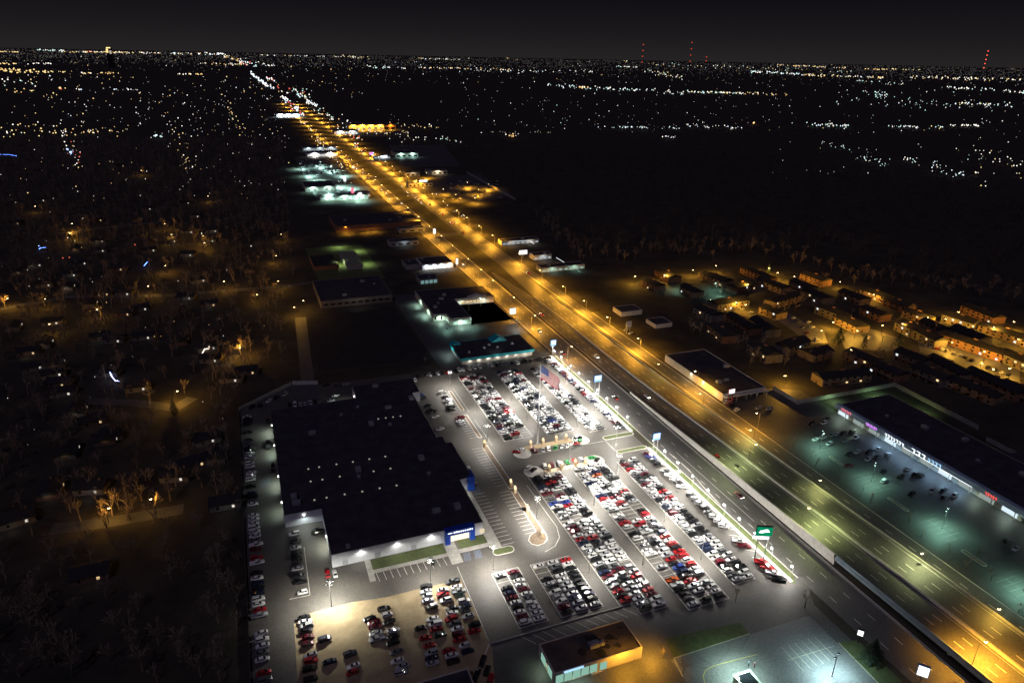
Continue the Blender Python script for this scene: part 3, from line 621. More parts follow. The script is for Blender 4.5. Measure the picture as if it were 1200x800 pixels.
items=[(105.7,372.8,0,'tall lot lamp at top end of the uppermost thin island'),(105.7,302.5,.5,'tall lot lamp at the gap between thin islands left of the cars'),(138.9,271.4,.2,'tall lot lamp between the two display strips'),(169.7,278.9,.3,'tall lot lamp standing between the two green islands'),
 (156.9,253.6,0,'tall lot lamp in the aisle below the disc with green striped car'),(158.5,213.9,.3,'tall lot lamp in the aisle beside red cars, halfway down'),(158.9,186.8,.6,'tall lot lamp in the aisle nearest the green sign'),(105.4,234.5,0,'tall lot lamp behind the bright bulb-ended island'),
 (50.5,210.5,.2,'tall lot lamp on the gravel edge facing the showroom lawn'),(76.2,209.8,.7,'tall lot lamp at head of the two-file block below the showroom'),(12.9,211.2,0,'tall lot lamp at the left end of the gravel edge'),(159.3,304.2,.4,'dazzling lot lamp in the aisle right of the flagpole'),
 (110.5,338,.3,'added tall lot lamp on the drive between uppermost islands and cars'),(134.5,318,.3,'added tall lot lamp low in the upper aisle left of the flagpole'),(177,318,.3,'added tall lot lamp beside the upper roadside row'),(176.5,355,.3,'added tall lot lamp high along the upper roadside row'),(176.3,232,.1,'tall lot lamp beside the lower roadside row'),(111.5,195,.5,'tall lot lamp between the three-file block and showroom-side block'),(135.5,345,.1,'added tall lot lamp in upper aisle between first and second car blocks'),(159.4,352,.1,'added tall lot lamp in upper aisle between second and third car blocks'),(134.3,235,.5,'tall lot lamp in lower aisle between first and second car blocks'),(134.3,192,.5,'tall lot lamp at lower end of aisle between first two blocks')]  # upper-lot poles on this line are added to even out the light there
place_lamps(p4,items)
PW={0:4600,1:3600,2:5600,3:4200,4:6500,5:6500,6:5000,7:7000,8:4200,9:6500,10:6200,11:7000,12:4500,13:4500,14:4500,15:4500,16:4500,17:3800,18:6500,19:5500,20:7500,21:3600}
for i,(x,y,_,_) in enumerate(items): lamp_light('SPOT',(x,y,10.9),PW[i]*6.6*(1.3 if i==10 else 1),LED if i not in (10,) else (1,.97,.85),None,164,.55,.5)
lamp_light('SPOT',(103,219.5,6),4500,LED,None,150,.6,.3)
ep=thing('edge_lamp','x','lamp post',group='lamps along the roadside strip'); a=MB(); a.tube((0,0,0),(0,0,6),.1,.08,6); a.obj('pole',GREY,ep); a=MB(); a.tube((0,0,5.9),(-.9,0,6.1),.05,.05,5); a.obj('arm',GREY,ep)
a=MB(); a.tube((-.9,0,5.86),(-.9,0,6.2),.34,.3,8); hd=a.obj('lamp_head',GL_LED,ep)
ey=[165,176.7,187,197.5,208.1,220.3,232.5,245.2,256.8,268,295,307,318.9,331,343,355.8,367.8,382.6,394]
place_lamps(ep,[(186.2,y,0,f'low bright lamp on the roadside strip, {ordw(i+1)} one up from the lot exit') for i,y in enumerate(ey)])
for y in ey: lamp_light('POINT',(184.9,y,5.7),6500,LED,None,rad=.3)
# street lamps with a long arm
def street_proto(name,h,lens,metal,arm=2.4):
    t=thing(name,'x','street lamp'); a=MB(); a.tube((0,0,0),(0,0,h),.13,.08,6); a.obj('pole',metal,t); a=MB(); a.tube((0,0,h-.05),(arm,0,h+.35),.06,.05,5); ar=a.obj('arm',metal,t)
    a=MB(); a.box(arm-.25,arm+.55,-.2,.2,h+.25,h+.45); a.obj('lamp_head',metal,ar); a=MB(); a.box(arm-.3,arm+.5,-.3,.3,h+.1,h+.24); a.obj('lens',lens,ar); return t
sp=street_proto('street_lamp',10.5,GL_SOD,GREY); sp['group']='amber street lamps on the arterial road'
its=[]
for y in (387,450.4,495.2,543.6,577.4,615.6,668,711.6,760,812,868,930,990,1040,1090,1145,1200,1260,1320,1385,1450,1520,1600,1690,1780,1880,1990,2110,2240,2380,2530,2690,2860,3040): its.append((192.4+R.uniform(-.4,.4),y,0,f'amber street lamp on left side of the arterial, {ordw(len(its)+1)} one up from the car lot'))
for y in (385.5,430.6,470,509.7,560,620,699,745,791,833.6,895.6,952.4,1000,1052,1105,1160,1220,1280,1345,1415,1490,1570,1660,1750,1850,1960,2080,2210,2350,2500,2660,2830,3010): its.append((247.8+(0 if y<600 else 3.5),y,math.pi,f'amber street lamp on far right side of the arterial, {ordw(len(its)-33)} one up from roadside store'))
for i,(x,y,rz,l) in enumerate(its):
    if i==0: sp.location=(x,y,0); sp['label']=l
    else: clone(sp,(x,y,0),rz,l)
    far=y>950
    lamp_light('SPOT',(x+(2.5 if rz==0 else -2.5),y,10.5),(105000 if y>2000 else 72000 if far else 44000)*(1.35 if rz else 1)*(.45 if y<400 and rz==0 else 1),SOD,None,168,.35,.4)
for y in range(440,720,70): lamp_light('SPOT',(231,y+20,11),14000,SOD,None,160,.5,.4)
# lamps on the elevated road
bl=street_proto('bridge_lamp',9.5,GL_SOD,DARKM,3.0)
bl.location=(208.6,106,zdeck(106)); bl['label']='dark amber-lit lamp on the near parapet of the elevated road'
lamp_light('SPOT',(212.2,106,zdeck(106)+9.6),70000,SOD,None,150,.6,.4,(.12,-.1,-1))
x=clone(bl,(239.6,150,0),math.pi,'pale lamp post standing off the far barrier of the elevated road'); lamp_light('SPOT',(236.6,150,13),13000,(.9,1,.45),None,164,.6,.4)
lamp_light('SPOT',(217,184,13),14000,(.85,1,.35),None,160,.6,.5); clone(bl,(208.6,186,zdeck(186)-.5),0,'dark lamp on the near parapet above the abutment')
lamp_light('SPOT',(215,238,13),11000,(.85,1,.4),None,160,.6,.5); clone(bl,(222.9,238,zdeck(238)),0,'thin median lamp on the climbing ramp')
lamp_light('SPOT',(247,268,11),20000,SOD,None,164,.5,.4); clone(sp,(253.5,268,0),math.pi,'amber street lamp opposite the roadside store')
lamp_light('SPOT',(247,318,11),34000,SOD,None,164,.5,.4); clone(sp,(253.5,326,0),math.pi,'amber street lamp by the long wall of roadside store')
for y in (70,118,205,255,300,345):  # poles and lights added to spread an even glow over the highway deck
    clone(bl,(239.6,y,0 if y>150 else 0),math.pi,f'added slim lamp on far barrier of the elevated road, {ordw(1+(70,118,205,255,300,345).index(y))} one from the bottom corner'); lamp_light('SPOT',(236.6,y,9.6),8000,(1,.6,.08) if y<150 or y>290 else (.9,1,.33),None,172,.5,.4)
# plaza lamps
pl=lot_pole_proto(10,2,GL_MERC,GREY); pl['group']='teal lamps in the plaza parking lot'
pit=[(272.5,167.6),(272.7,206.7),(271.6,239.9),(268,128)]
place_lamps(pl,[(x,y,.3*i,l) for i,((x,y),l) in enumerate(zip(pit,('teal plaza lamp over empty stalls nearest the elevated road lamp','teal plaza lamp in the middle of the plaza lot','teal plaza lamp at the crowded end of the plaza lot','teal plaza lamp at the near corner of the plaza lot')))])
for i,(x,y) in enumerate(pit): lamp_light('SPOT',(x,y,9.8),(19000,13000,13000,16000)[i],(.45,1,.74),None,158,.9,.4)
b=MB()
for x0,y0 in ((266,160),(266,199),(266,232),(262,121)):
    for k in range(6): ln(x0,y0+k*2.8,x0+11,y0+k*2.8,.08,.06,b)
    ln(x0+5.5,y0,x0+5.5,y0+14,.08,.062,b)
struct('plaza_stall_markings',b,mat('worn road paint',(.2,.2,.19),.8,var=.4,scale=.8))
def bed(label,pts): 
    island(label,pts,MULCH,CONC)
bed('dark planted strip in the plaza lot near the lone tree',rounded(266.2,268.6,143,154,1)); bed('dark planted strip in the middle of the plaza lot',rounded(268,270,182,193.5,.9)); bed('dark planted strip at the crowded end of the plaza lot',rounded(269.4,271.4,222.5,232,.9))
# corner lot lamp, service lot lamps
cl=lot_pole_proto(9,2,glow('cool lamp lens',(.8,.95,1),36),DARKM); cl.location=(165.5,122,0); cl['label']='dark twin-headed lamp throwing pale cyan light on corner lot'
lamp_light('SPOT',(165.5,122.5,8.8),27000,(.62,.95,1),None,168,.8,.4); lamp_light('SPOT',(136,133,9),17000,(.66,1,.9),None,160,.8,.4)
gl=lot_pole_proto(7,1,GL_MERC,GREY); gl['group']='teal lamps on the garage lot'
place_lamps(gl,[(x,y,1,'teal lamp post '+w) for x,y,w in ((132,470,'before the two round-topped garage bays'),(150,468,'before the pale roller doors of the garage'),(160,505,'in the inner corner of the L-shaped garage'),(172,512,'under the gable of the garage'),(182,455,'by the forecourt sign near the road'))])
for x,y,p in ((132,470,4200),(150,468,4000),(160,505,3000),(172,512,3000),(182,455,3000)): lamp_light('SPOT',(x,y,6.9),p,(.5,1,.8) if x<155 else (.55,.85,1),None,160,.8,.4)

# ------------------------------------------------------------ signs
BLUEM=mat('blue sign frame',(.02,.1,.35),.4,var=.1,scale=1)
def pylon(label,x,y,w,h,zt,face,frame_m,posts=2,marks=None,rz=0,group=None):
    t=thing('pylon_sign',label,'sign',(x,y,0),rz,group)
    for i in range(posts):
        a=MB(); px=(-w*.28+i*w*.56) if posts==2 else 0; a.tube((px,0,0),(px,0,zt-h+.1),.2,.2,8); a.obj('post',GREY if frame_m is BLUEM else frame_m,t)
    a=MB(); a.box(-w/2,w/2,-.45,.45,zt-h,zt); c=a.obj('cabinet',frame_m,t)
    a=MB(); a.box(-w/2+.2,w/2-.2,-.5,-.455,zt-h+.2,zt-.2); a.box(-w/2+.2,w/2-.2,.455,.5,zt-h+.2,zt-.2); a.obj('sign_face',face,c)
    if marks:
        a=MB(); 
        for (u0,u1,v0,v1) in marks: a.box(u0*w/2,u1*w/2,-.56,-.51,zt-h+v0*h,zt-h+v1*h)
        a.obj('lettering',GL_SIGN,c)
    return t
pylon('blue pylon sign with white glowing face between lot and frontage road, beside red cars',184.6,330,5.2,4.4,16.4,GL_BSIGN,BLUEM,2,[(-.7,.7,.4,.85)])
pylon('blue glowing pylon sign at road entrance beside the lower green island',184.3,264,4.6,4.2,13,GL_BSIGN,BLUEM,2,[(-.7,.7,.35,.85)])
pylon('small blue-lit sign at top corner of the car lot',186.2,398,4.2,4.2,12.5,GL_BSIGN,BLUEM,1,[(-.65,.65,.3,.85)])
t=pylon('green glowing pylon sign with white script on two green posts',181.4,178.4,6.6,4.6,16.6,GL_GREEN,GREENM,2,[(-.55,.1,.5,.62),(-.15,.5,.58,.7),(.1,.62,.46,.56),(-.65,-.1,.34,.46),(-.2,.3,.42,.5),(.05,.4,.66,.76)],-.45)
a=MB(); a.box(-4.2,2.2,-.6,-.2,10.6,11.9); a.obj('lower_panel',GL_SIGN,t)
pylon('white double oval sign on grass beside dark evergreen',185,130,2.2,2.6,6.3,GL_SIGN,DARKM,1,None,-.85); 
pylon('big white sign board with blue frame beside the cross road under the bridge',190.5,109.5,3.6,4.4,8.2,GL_SIGN,BLUEM,1,None,-.85)
pylon('pink-white lit sign over the corner of the roadside store',256.5,297,4.4,3.0,11.2,GL_SIGN,mat('red sign frame',(.5,.03,.05),.5,var=.1,scale=1),2)
pylon('white lit letters sign on the garage forecourt near the road',186.5,476,5.4,5.0,9,GL_SIGN,DARKM,1)
pylon('white tall sign at the corner of the white glowing shop',187,628,2.4,6,8.5,GL_SIGN,WHITEM,1)
pylon('pale unlit frame sign on two legs right of the highway',258,420,4.5,4.5,9.5,WALLC,WALLC,2)
def px_sign(label,px,py,w,h,zt,face=None,m=None):
    x,y=G(px,py,zt-h/2); return pylon(label,x,y,w,h,zt,face or GL_SIGN,m or WHITEM,1)
px_sign('red and white tall sign at the amber road junction',413,223.5,4,9,14,GL_ROSE); px_sign('pale sign column near white shop lot far up the road',404,210,4,7,12)
px_sign('white board sign before the motel string lights',613,295.5,9,4.5,8); px_sign('blue-white billboard beside long pale building in the amber yard',496,213,13,6,9); px_sign('magenta sign among far shops right of the arterial',435,180,7,5,12,GL_PURP); px_sign('small white sign next to magenta sign far up the road',451.5,183.5,8,5,10)
px_sign('cool white sign panel by the bend of the frontage road',509,271,3,6,9)

# ------------------------------------------------------------ stone pillars on the islands
pr=thing('stone_pillar','x','pillar',group='lit stone pillars on islands'); a=MB(); a.box(-.55,.55,-.55,.55,0,2.6); a.obj('shaft',STONE,pr); a=MB(); a.box(-.75,.75,-.75,.75,2.6,2.85); a.obj('cap',STONE,pr); a=MB(); a.tube((0,0,2.85),(0,0,3.9),.6,.38,7); a.obj('lantern',glow('pillar lantern',(1,.72,.42),1.6),pr); a=MB(); a.box(-.7,.7,-.7,.7,0,.4); a.obj('plinth',STONE,pr)
pil=[(126.3,292.4),(133.4,292.3),(141.2,292.6),(147,292.6),(126.2,267.9),(133.1,268),(140.6,268),(146.3,268),(103.4,300.5),(103.5,262),(103.4,256),(103.3,240.5),(102.5,221.5)]
place_lamps(pr,[(x,y,0,f'tan stone pillar with glowing lantern, {ordw((i if i<4 else i-4 if i<8 else i-8)+1)} along the '+('flagpole strip from its left end' if i<4 else 'lower display strip from its left end' if i<8 else 'thin islands from the top')) for i,(x,y) in enumerate(pil)])
for x,y in pil: lamp_light('POINT',(x,y-1.0,3.0),190,(1,.8,.55),None,rad=.3)
for x in (128,136,144): lamp_light('SPOT',(x,291.2,5.5),700,LED,None,150,.7,.3); lamp_light('SPOT',(x,269.4,5.5),800,(1,.93,.8),None,150,.7,.3)

# ------------------------------------------------------------ cars
def hull(b,st,mi=0):
    k=len(b.v); n=8
    for x,w,z0,z1 in st:
        h=z1-z0
        b.v+=[(x,-w*.8,z0),(x,-w*.98,z0+h*.2),(x,-w,z0+h*.6),(x,-w*.86,z1),(x,w*.86,z1),(x,w,z0+h*.6),(x,w*.98,z0+h*.2),(x,w*.8,z0)]
    for i in range(len(st)-1):
        for j in range(n): b.f.append((k+i*n+j,k+(i+1)*n+j,k+(i+1)*n+(j+1)%n,k+i*n+(j+1)%n)); b.m.append(mi)
    b.f.append(tuple(k+j for j in range(n))); e=k+(len(st)-1)*n; b.f.append(tuple(e+j for j in range(n-1,-1,-1))); b.m+=[mi,mi]
def frus(b,lo,hi,z0,z1,mi=0,top=False):
    (a0,a1,aw),(c0,c1,cw)=lo,hi
    vs=[(a0,-aw,z0),(a1,-aw*.95,z0),(a1,aw*.95,z0),(a0,aw,z0),(c0,-cw,z1),(c1,-cw*.96,z1),(c1,cw*.96,z1),(c0,cw,z1)]
    b.add(vs,[(0,1,5,4),(1,2,6,5),(2,3,7,6),(3,0,4,7)]+([(4,5,6,7)] if top else []),mi)
def pillars(b,lo,hi,z0,z1,xs):
    for s in (-1,1):
        for u in xs:
            xl=lo[0]+(lo[1]-lo[0])*u; xh=hi[0]+(hi[1]-hi[0])*u; b.tube((xl,s*(lo[2]+.01),z0),(xh,s*(hi[2]+.01),z1),.06,.05,4)
TYPES={
 'sedan':dict(h=[(-2.36,.66,.42,.78),(-2.25,.84,.3,.98),(-1.5,.91,.24,1.02),(0,.93,.22,.98),(1.1,.91,.22,.96),(1.95,.86,.28,.84),(2.35,.68,.36,.62)],lo=(-1.75,1.1,.8),hi=(-1.05,.28,.6),z0=.97,z1=1.43,wx=(-1.38,1.42),r=.33,sc=1.0),
 'coupe':dict(h=[(-2.3,.7,.4,.8),(-2.2,.88,.28,1.02),(-1.3,.94,.22,1.02),(0,.93,.2,.95),(1.1,.93,.2,.92),(2.0,.88,.26,.8),(2.32,.7,.34,.6)],lo=(-1.7,.75,.78),hi=(-.85,.0,.56),z0=.95,z1=1.32,wx=(-1.35,1.42),r=.35,sc=1.0),
 'hatchback':dict(h=[(-1.98,.72,.4,.9),(-1.92,.84,.3,1.05),(-1,.88,.24,1.02),(.2,.88,.22,.98),(1.1,.86,.22,.95),(1.75,.8,.28,.8),(2.0,.64,.36,.62)],lo=(-1.9,1.1,.77),hi=(-1.55,.25,.6),z0=.99,z1=1.5,wx=(-1.25,1.3),r=.31,sc=1.0),
 'suv':dict(h=[(-2.36,.76,.45,1.0),(-2.3,.92,.36,1.12),(-1.4,.97,.3,1.12),(0,.98,.28,1.1),(1.1,.96,.3,1.08),(1.95,.92,.34,1.02),(2.36,.76,.42,.78)],lo=(-2.25,1.15,.86),hi=(-1.95,.35,.7),z0=1.08,z1=1.74,wx=(-1.42,1.45),r=.38,sc=1.0),
 'van':dict(h=[(-2.5,.8,.42,1.05),(-2.42,.96,.34,1.14),(-1.4,.99,.28,1.14),(0,.99,.26,1.12),(1.2,.97,.28,1.08),(2.0,.9,.32,.96),(2.5,.74,.4,.7)],lo=(-2.4,1.75,.88),hi=(-2.2,.65,.74),z0=1.1,z1=1.76,wx=(-1.5,1.6),r=.35,sc=1.0),
 'pickup':dict(h=[(-2.85,.84,.6,.82),(-2.8,.95,.5,.86),(-1,.97,.42,.86),(-.72,.98,.4,1.12),(0,.98,.4,1.15),(1.3,.96,.4,1.12),(2.4,.92,.44,1.06),(2.85,.78,.5,.82)],lo=(-.75,1.35,.86),hi=(-.6,.65,.7),z0=1.13,z1=1.82,wx=(-1.75,1.9),r=.42,sc=1.0)}
PRO={}
for k,d in TYPES.items():
    b=MB(); hull(b,d['h']); c0,c1,cw=d['hi']; b.box(c0-.03,c1+.05,-cw-.02,cw+.02,d['z1']-.03,d['z1']+.035); pillars(b,d['lo'],d['hi'],d['z0'],d['z1'],(.02,.5,.98) if k!='pickup' else (.02,.45,.98))
    if k=='pickup':
        b.box(-2.82,-.8,-.96,-.82,.8,1.18); b.box(-2.82,-.8,.82,.96,.8,1.18); b.box(-2.85,-2.72,-.81,.81,.8,1.16)
    body=b.mesh('body',[PAINTC]); 
    for p in body.polygons: p.use_smooth=False
    gb=MB(); frus(gb,d['lo'],d['hi'],d['z0'],d['z1']); glass=gb.mesh('windows',[GLASS])
    w=MB(); w.tube((0,-.11,0),(0,.11,0),d['r'],d['r'],12); w.tube((0,-.118,0),(0,.118,0),d['r']*.6,d['r']*.6,8,1); wheel=w.mesh('wheel',[TYRE,RIM])
    hd=MB()
    x=d['h'][-2][0]+.1; z=(d['h'][-2][2]+d['h'][-2][3])/2+.12; wd=d['h'][-2][1]
    PRO[k]=(b,gb,body,glass,wheel,d)
COLS={'white':(.76,.76,.75),'black':(.012,.012,.014),'silver':(.42,.43,.45),'grey':(.13,.135,.145),'red':(.4,.016,.022),'maroon':(.12,.01,.02),'blue':(.02,.05,.28),'navy':(.012,.02,.06),'green':(.02,.3,.07),'dark green':(.012,.04,.03),'orange':(.55,.1,.02),'tan':(.3,.25,.17)}
PAL=['white']*44+['black']*24+['silver']*14+['grey']*7+['red']*3+['maroon']*5+['navy']*6+['blue']*1
KND=['sedan']*30+['suv']*34+['hatchback']*10+['coupe']*8+['van']*6+['pickup']*12
def ordx(i): return ordw(i) if i<50 else {5:'fifty',6:'sixty'}[i//10]+('-'+ORD[i%10-1] if i%10 else ' in row')
CARS=[]
def car(x,y,ang=0,kind=None,col=None,label=None,force=False,z=.05,group=None,lights=False,pos=None):
    CARS.append(dict(x=x,y=y,a=ang,k=kind or R.choice(KND),c=col or R.choice(PAL),l=label,f=force,z=z,g=group,lt=lights,pos=pos))
TINT=[(694.6,631,'red'),(720.5,690,'red'),(728.5,701,'red'),(707.5,674,'maroon'),(762.5,691,'red'),(755,716,'maroon'),(764,697,'maroon'),(732,613,'red'),(749,613,'red'),(757,602,'red'),(779.5,627.6,'red'),(787,638.5,'red'),(796,647,'red'),(801,652,'red'),(783.4,655.6,'red'),(785,655.6,'red'),(807,661,'red'),(792.5,665,'blue'),(787,679,'orange'),(804,682,'red'),(832.5,687.5,'maroon'),(647,589,'blue'),(663,590,'red'),(658,579,'maroon'),(703,557.5,'orange'),(730.6,576,'red'),(603,510,'red'),(596,484,'red'),(568,446,'red'),(557,445,'maroon'),(545,443,'red'),(663,650,'red'),(770.5,701,'white'),(764,707,'white'),(730,686.5,'white'),(697,659,'silver'),(585,731,'white'),(632,724,'white'),(640,705,'maroon'),(664,655,'red'),(630,661,'white'),(645,657,'white'),(660,653,'white'),(596,660,'white'),(585,672,'white'),(600,700,'maroon'),(614,690,'maroon'),(743,634,'white'),(755,630,'silver'),(736,560,'white'),(745,589,'white'),(719,594,'white'),(697,600,'white'),(645,605,'white'),(640,601,'white'),(690,577,'white'),(676,570,'silver'),(850,680,'white'),(836,686,'white')]
GAP=[(735,598),(728,600),(742,597),(747,594),(733,602.5),(742,605.7),(724,600),(752,591),(775,669),(781,675),(778,672),(756.3,627.6),(618,508),(614,510),(608,512),(615,504),(712,563),(709,560.5),(658,578),(655,615),(664,612),(678,609),(692,606.5),(657.5,612),(670,609),(685,607),(660,617),(673,612),(688,609),(640,586),(690,556),(685,552),(590,683),(632,669),(628,674),(636,672)]
GAPW=[G(*p) for p in GAP]; TW=[(G(p[0],p[1],.7),p[2]) for p in TINT]
def block(name,cols,y0,y1,colnames,pitch=2.7,kinds=None,ybase=None,miss=.03,ang=0):
    for x,cn in zip(cols,colnames):
        ya,yb=(y0,y1) if not isinstance(y0,(list,tuple)) else (y0[cols.index(x)],y1[cols.index(x)])
        k=int((yb-ya)/pitch); flip=R.random()<.5
        for i in range(k):
            y=ya+(i+.5)*pitch
            if R.random()<miss: continue
            skip=False
            for gx,gy in GAPW:
                if abs(gx-x)<2.9 and abs(gy-y)<1.45: skip=True
            if skip: continue
            col=None
            for (wx,wy),c in TW:
                if abs(wx-x)<2.8 and abs(wy-y)<1.4: col=c
            a=ang+(0 if flip else math.pi); 
            if R.random()<.15: a+=math.pi
            car(x+R.uniform(-.3,.3),y+R.uniform(-.12,.12),a+R.uniform(-.025,.025),kinds and R.choice(kinds) or None,col,None,pos=f'{ordw(i+1)} space up, {cn} file of {name}')
F3=('left','middle','right'); F2=('left','right')
block('upper block by thin islands',(118,123.4,128.8),302.2,386,F3); block('upper block behind flagpole',(142.6,147.9,153.1),301.2,386,F3); block('upper narrow block beside roadside row',(165.5,170.2),296.4,383.5,F2)
block('showroom-side lower block',(117,122.5,128.2),(174.6,168.6,168.6),266.5,F3,2.72) if False else None
for x,ya,cn in ((117,174.6,'left'),(122.5,168.6,'middle'),(128.2,168.6,'right')): block('showroom-side lower block',(x,),ya,266.5,(cn,),2.72)
KP=['sedan']*20+['suv']*30+['pickup']*45+['van']*5
for x,cn in ((140.4,'left'),(146.4,'middle'),(152.6,'right')): block('middle lower block',(x,),164.4,265.5,(cn,),2.72,KP if cn!='right' else None)
block('roadside lower block',(164.8,170),169.8,263.6,F2,2.68,miss=.01)
block('two-file block under showroom',(77.5,83.1),177.5,207.2,F2,2.6,['sedan']*6+['suv']*4+['coupe']*3); block('three-file block above small shop',(93.9,99.7,105.4),177,206.8,F3,2.62,['sedan']*5+['suv']*4+['coupe']*3)
RS=[('pickup','white'),('suv','silver'),('pickup','white'),('pickup','black'),('suv','red'),('pickup','silver')]
for i in range(29):
    y=165.5+i*3.55
    if i in (4,5,8,9,18,24) : continue
    c=None; k=None
    if i<2: k,c='pickup',('black','white')[i]
    elif i<4: k,c='pickup','red'
    elif i<9: k,c='pickup',('maroon','white')[i%2]
    elif i<28: k=R.choice(['pickup','pickup','suv','suv','sedan']); c=R.choice(['white','white','silver','black','grey','blue' if i>22 else 'white'])
    car(180.6,y,-.6,k,c,None,pos=f'{ordw(i+1)} slanted space from the lot corner, roadside row under green sign')
for i in range(31):
    y=293.5+i*3.4
    if i in (9,): continue
    car(181.4,y,-.5+(math.pi if i%3==0 else 0),None,R.choice(['red','red','maroon','white','white','black','silver','grey','navy']) ,None,pos=f'{ordw(i+1)} slanted space, upper roadside row by blue sign')
def zc(ox,oy,s,lst,ang,where,kinds=None):
    for it in lst:
        px,py=ox+it[0]/s,oy+it[1]/s; x,y=G(px,py,.7); car(x,y,ang+R.uniform(-.06,.06)+(math.pi if R.random()<.5 else 0),it[3] if len(it)>3 else (kinds and R.choice(kinds)),it[2],None,pos=where)
GK=['sedan']*4+['suv']*3+['coupe']*2+['hatchback']
zc(470,660,5.714,[(170,155,'black'),(165,185,'silver'),(175,215,'silver'),(180,247,'silver'),(205,290,'black','suv'),(280,175,'white'),(280,210,'red'),(300,245,'white'),(345,120,'grey','pickup'),(370,155,'white'),(385,185,'silver','pickup'),(395,215,'dark green'),(420,250,'white'),(430,285,'navy'),(430,315,'black'),(450,350,'silver'),(340,300,'black'),(340,330,'white'),(335,370,'red'),(360,402,'grey'),(375,435,'white'),(385,472,'maroon'),(390,508,'red'),(490,410,'black','suv'),(490,450,'red'),(425,545,'white'),(445,585,'navy'),(320,580,'red'),(340,612,'white'),(350,655,'black'),(205,595,'silver'),(205,630,'navy'),(210,665,'silver'),(210,370,'white'),(230,402,'white','van'),(235,437,'red'),(260,475,'dark green'),(135,430,'black'),(165,495,'red'),(190,545,'red')],0,'on asphalt right of the gravel yard',GK)
zc(330,680,6.667,[(175,285,'black'),(185,320,'white'),(195,352,'silver'),(190,390,'black'),(205,440,'maroon'),(205,490,'maroon'),(225,580,'silver'),(230,625,'red'),(215,690,'black'),(225,770,'black')],0,'in the left file on the gravel yard',GK)
zc(330,680,6.667,[(335,455,'navy'),(375,630,'navy'),(535,570,'navy'),(560,665,'white'),(550,715,'red')],.1,'standing loose in the middle of gravel yard',GK)
zc(330,680,6.667,[(690,295,'black'),(725,325,'maroon'),(730,360,'maroon'),(735,410,'silver'),(745,455,'silver','pickup'),(800,220,'black'),(825,265,'white'),(840,320,'black'),(870,385,'white'),(870,435,'black'),(870,485,'black'),(900,555,'grey'),(905,625,'white'),(945,665,'silver'),(930,715,'silver')],0,'in the double file on gravel yard below the lawn',GK)
zc(470,660,5.714,[(545,655,'black','suv'),(575,715,'black','suv'),(505,740,'black'),(600,770,'red')],.9,'by the diagonal kerb next to the dark corner roof')
zc(270,600,4,[(300,100,'white'),(305,135,'black'),(305,165,'silver'),(310,195,'black'),(312,225,'black'),(315,262,'silver'),(322,298,'black','suv'),(330,325,'black'),(338,373,'white')],0,'in the short file below the showroom notch',GK)
zc(270,600,4,[(410,90,'black','pickup')],0,'inside the showroom notch'); zc(270,600,4,[(455,285,'red'),(490,285,'white')],1.57,'beside the showroom front corner'); zc(270,600,4,[(945,230,'black','hatchback')],1.57,'alone in the stalls before the lawn')
block('long file along the left fence',(-12.2,),153,376,('single',),3.0,['sedan']*4+['suv']*5+['pickup']*2+['van'],miss=.25)
zc(250,440,6.667,[(300,245,'black'),(370,230,'black'),(435,195,'white'),(490,170,'black'),(560,145,'silver')],.95,'along the diagonal white fence')
zc(250,440,6.667,[(595,225,'black'),(638,225,'white','van'),(680,222,'silver'),(718,218,'silver'),(757,212,'silver'),(795,203,'black'),(835,185,'grey')],1.55,'in the short row behind the showroom back wall')
zc(250,440,6.667,[(920,195,'white'),(955,155,'white','coupe'),(880,70,'black'),(970,75,'grey'),(1040,65,'silver')],.2,'in the yard corner under the lit wall')
zc(250,440,6.667,[(425,355,'black','suv'),(465,690,'black'),(468,740,'black')],1.5,'against the showroom left wall')
zc(470,425,8,[(130,158,'white'),(150,133,'black'),(190,118,'black'),(235,110,'black'),(270,110,'white'),(310,100,'black'),(345,98,'white'),(385,92,'black'),(425,90,'red'),(465,82,'silver'),(510,78,'black'),(545,65,'white'),(580,63,'white'),(640,53,'white'),(690,45,'white','suv'),(737,38,'white','suv')],1.57,'in the top row behind the teal restaurant')
zc(470,400,5.715,[(605,158,'white'),(635,155,'black'),(665,152,'grey'),(700,147,'grey'),(740,142,'black'),(775,142,'white'),(805,135,'black'),(830,132,'black'),(860,127,'black'),(930,118,'black','pickup'),(975,132,'grey','pickup')],1.57,'in the top row behind the teal restaurant')
zc(470,425,8,[(185,300,'blue'),(205,330,'black'),(245,400,'black'),(260,450,'black'),(290,462,'black'),(325,502,'white','coupe'),(365,618,'white')],.2,'along the showroom right wall'); zc(470,425,8,[(385,275,'white','van'),(410,320,'black'),(430,352,'white'),(450,385,'white'),(470,415,'black'),(465,442,'black')],0,'beside the uppermost thin island'); zc(470,425,8,[(550,515,'maroon'),(555,545,'white'),(570,570,'silver')],0,'beside the second thin island')
zc(470,520,5.715,[(430,165,'white'),(450,205,'silver'),(465,235,'silver'),(478,268,'maroon')],.3,'by the side entrance portal')
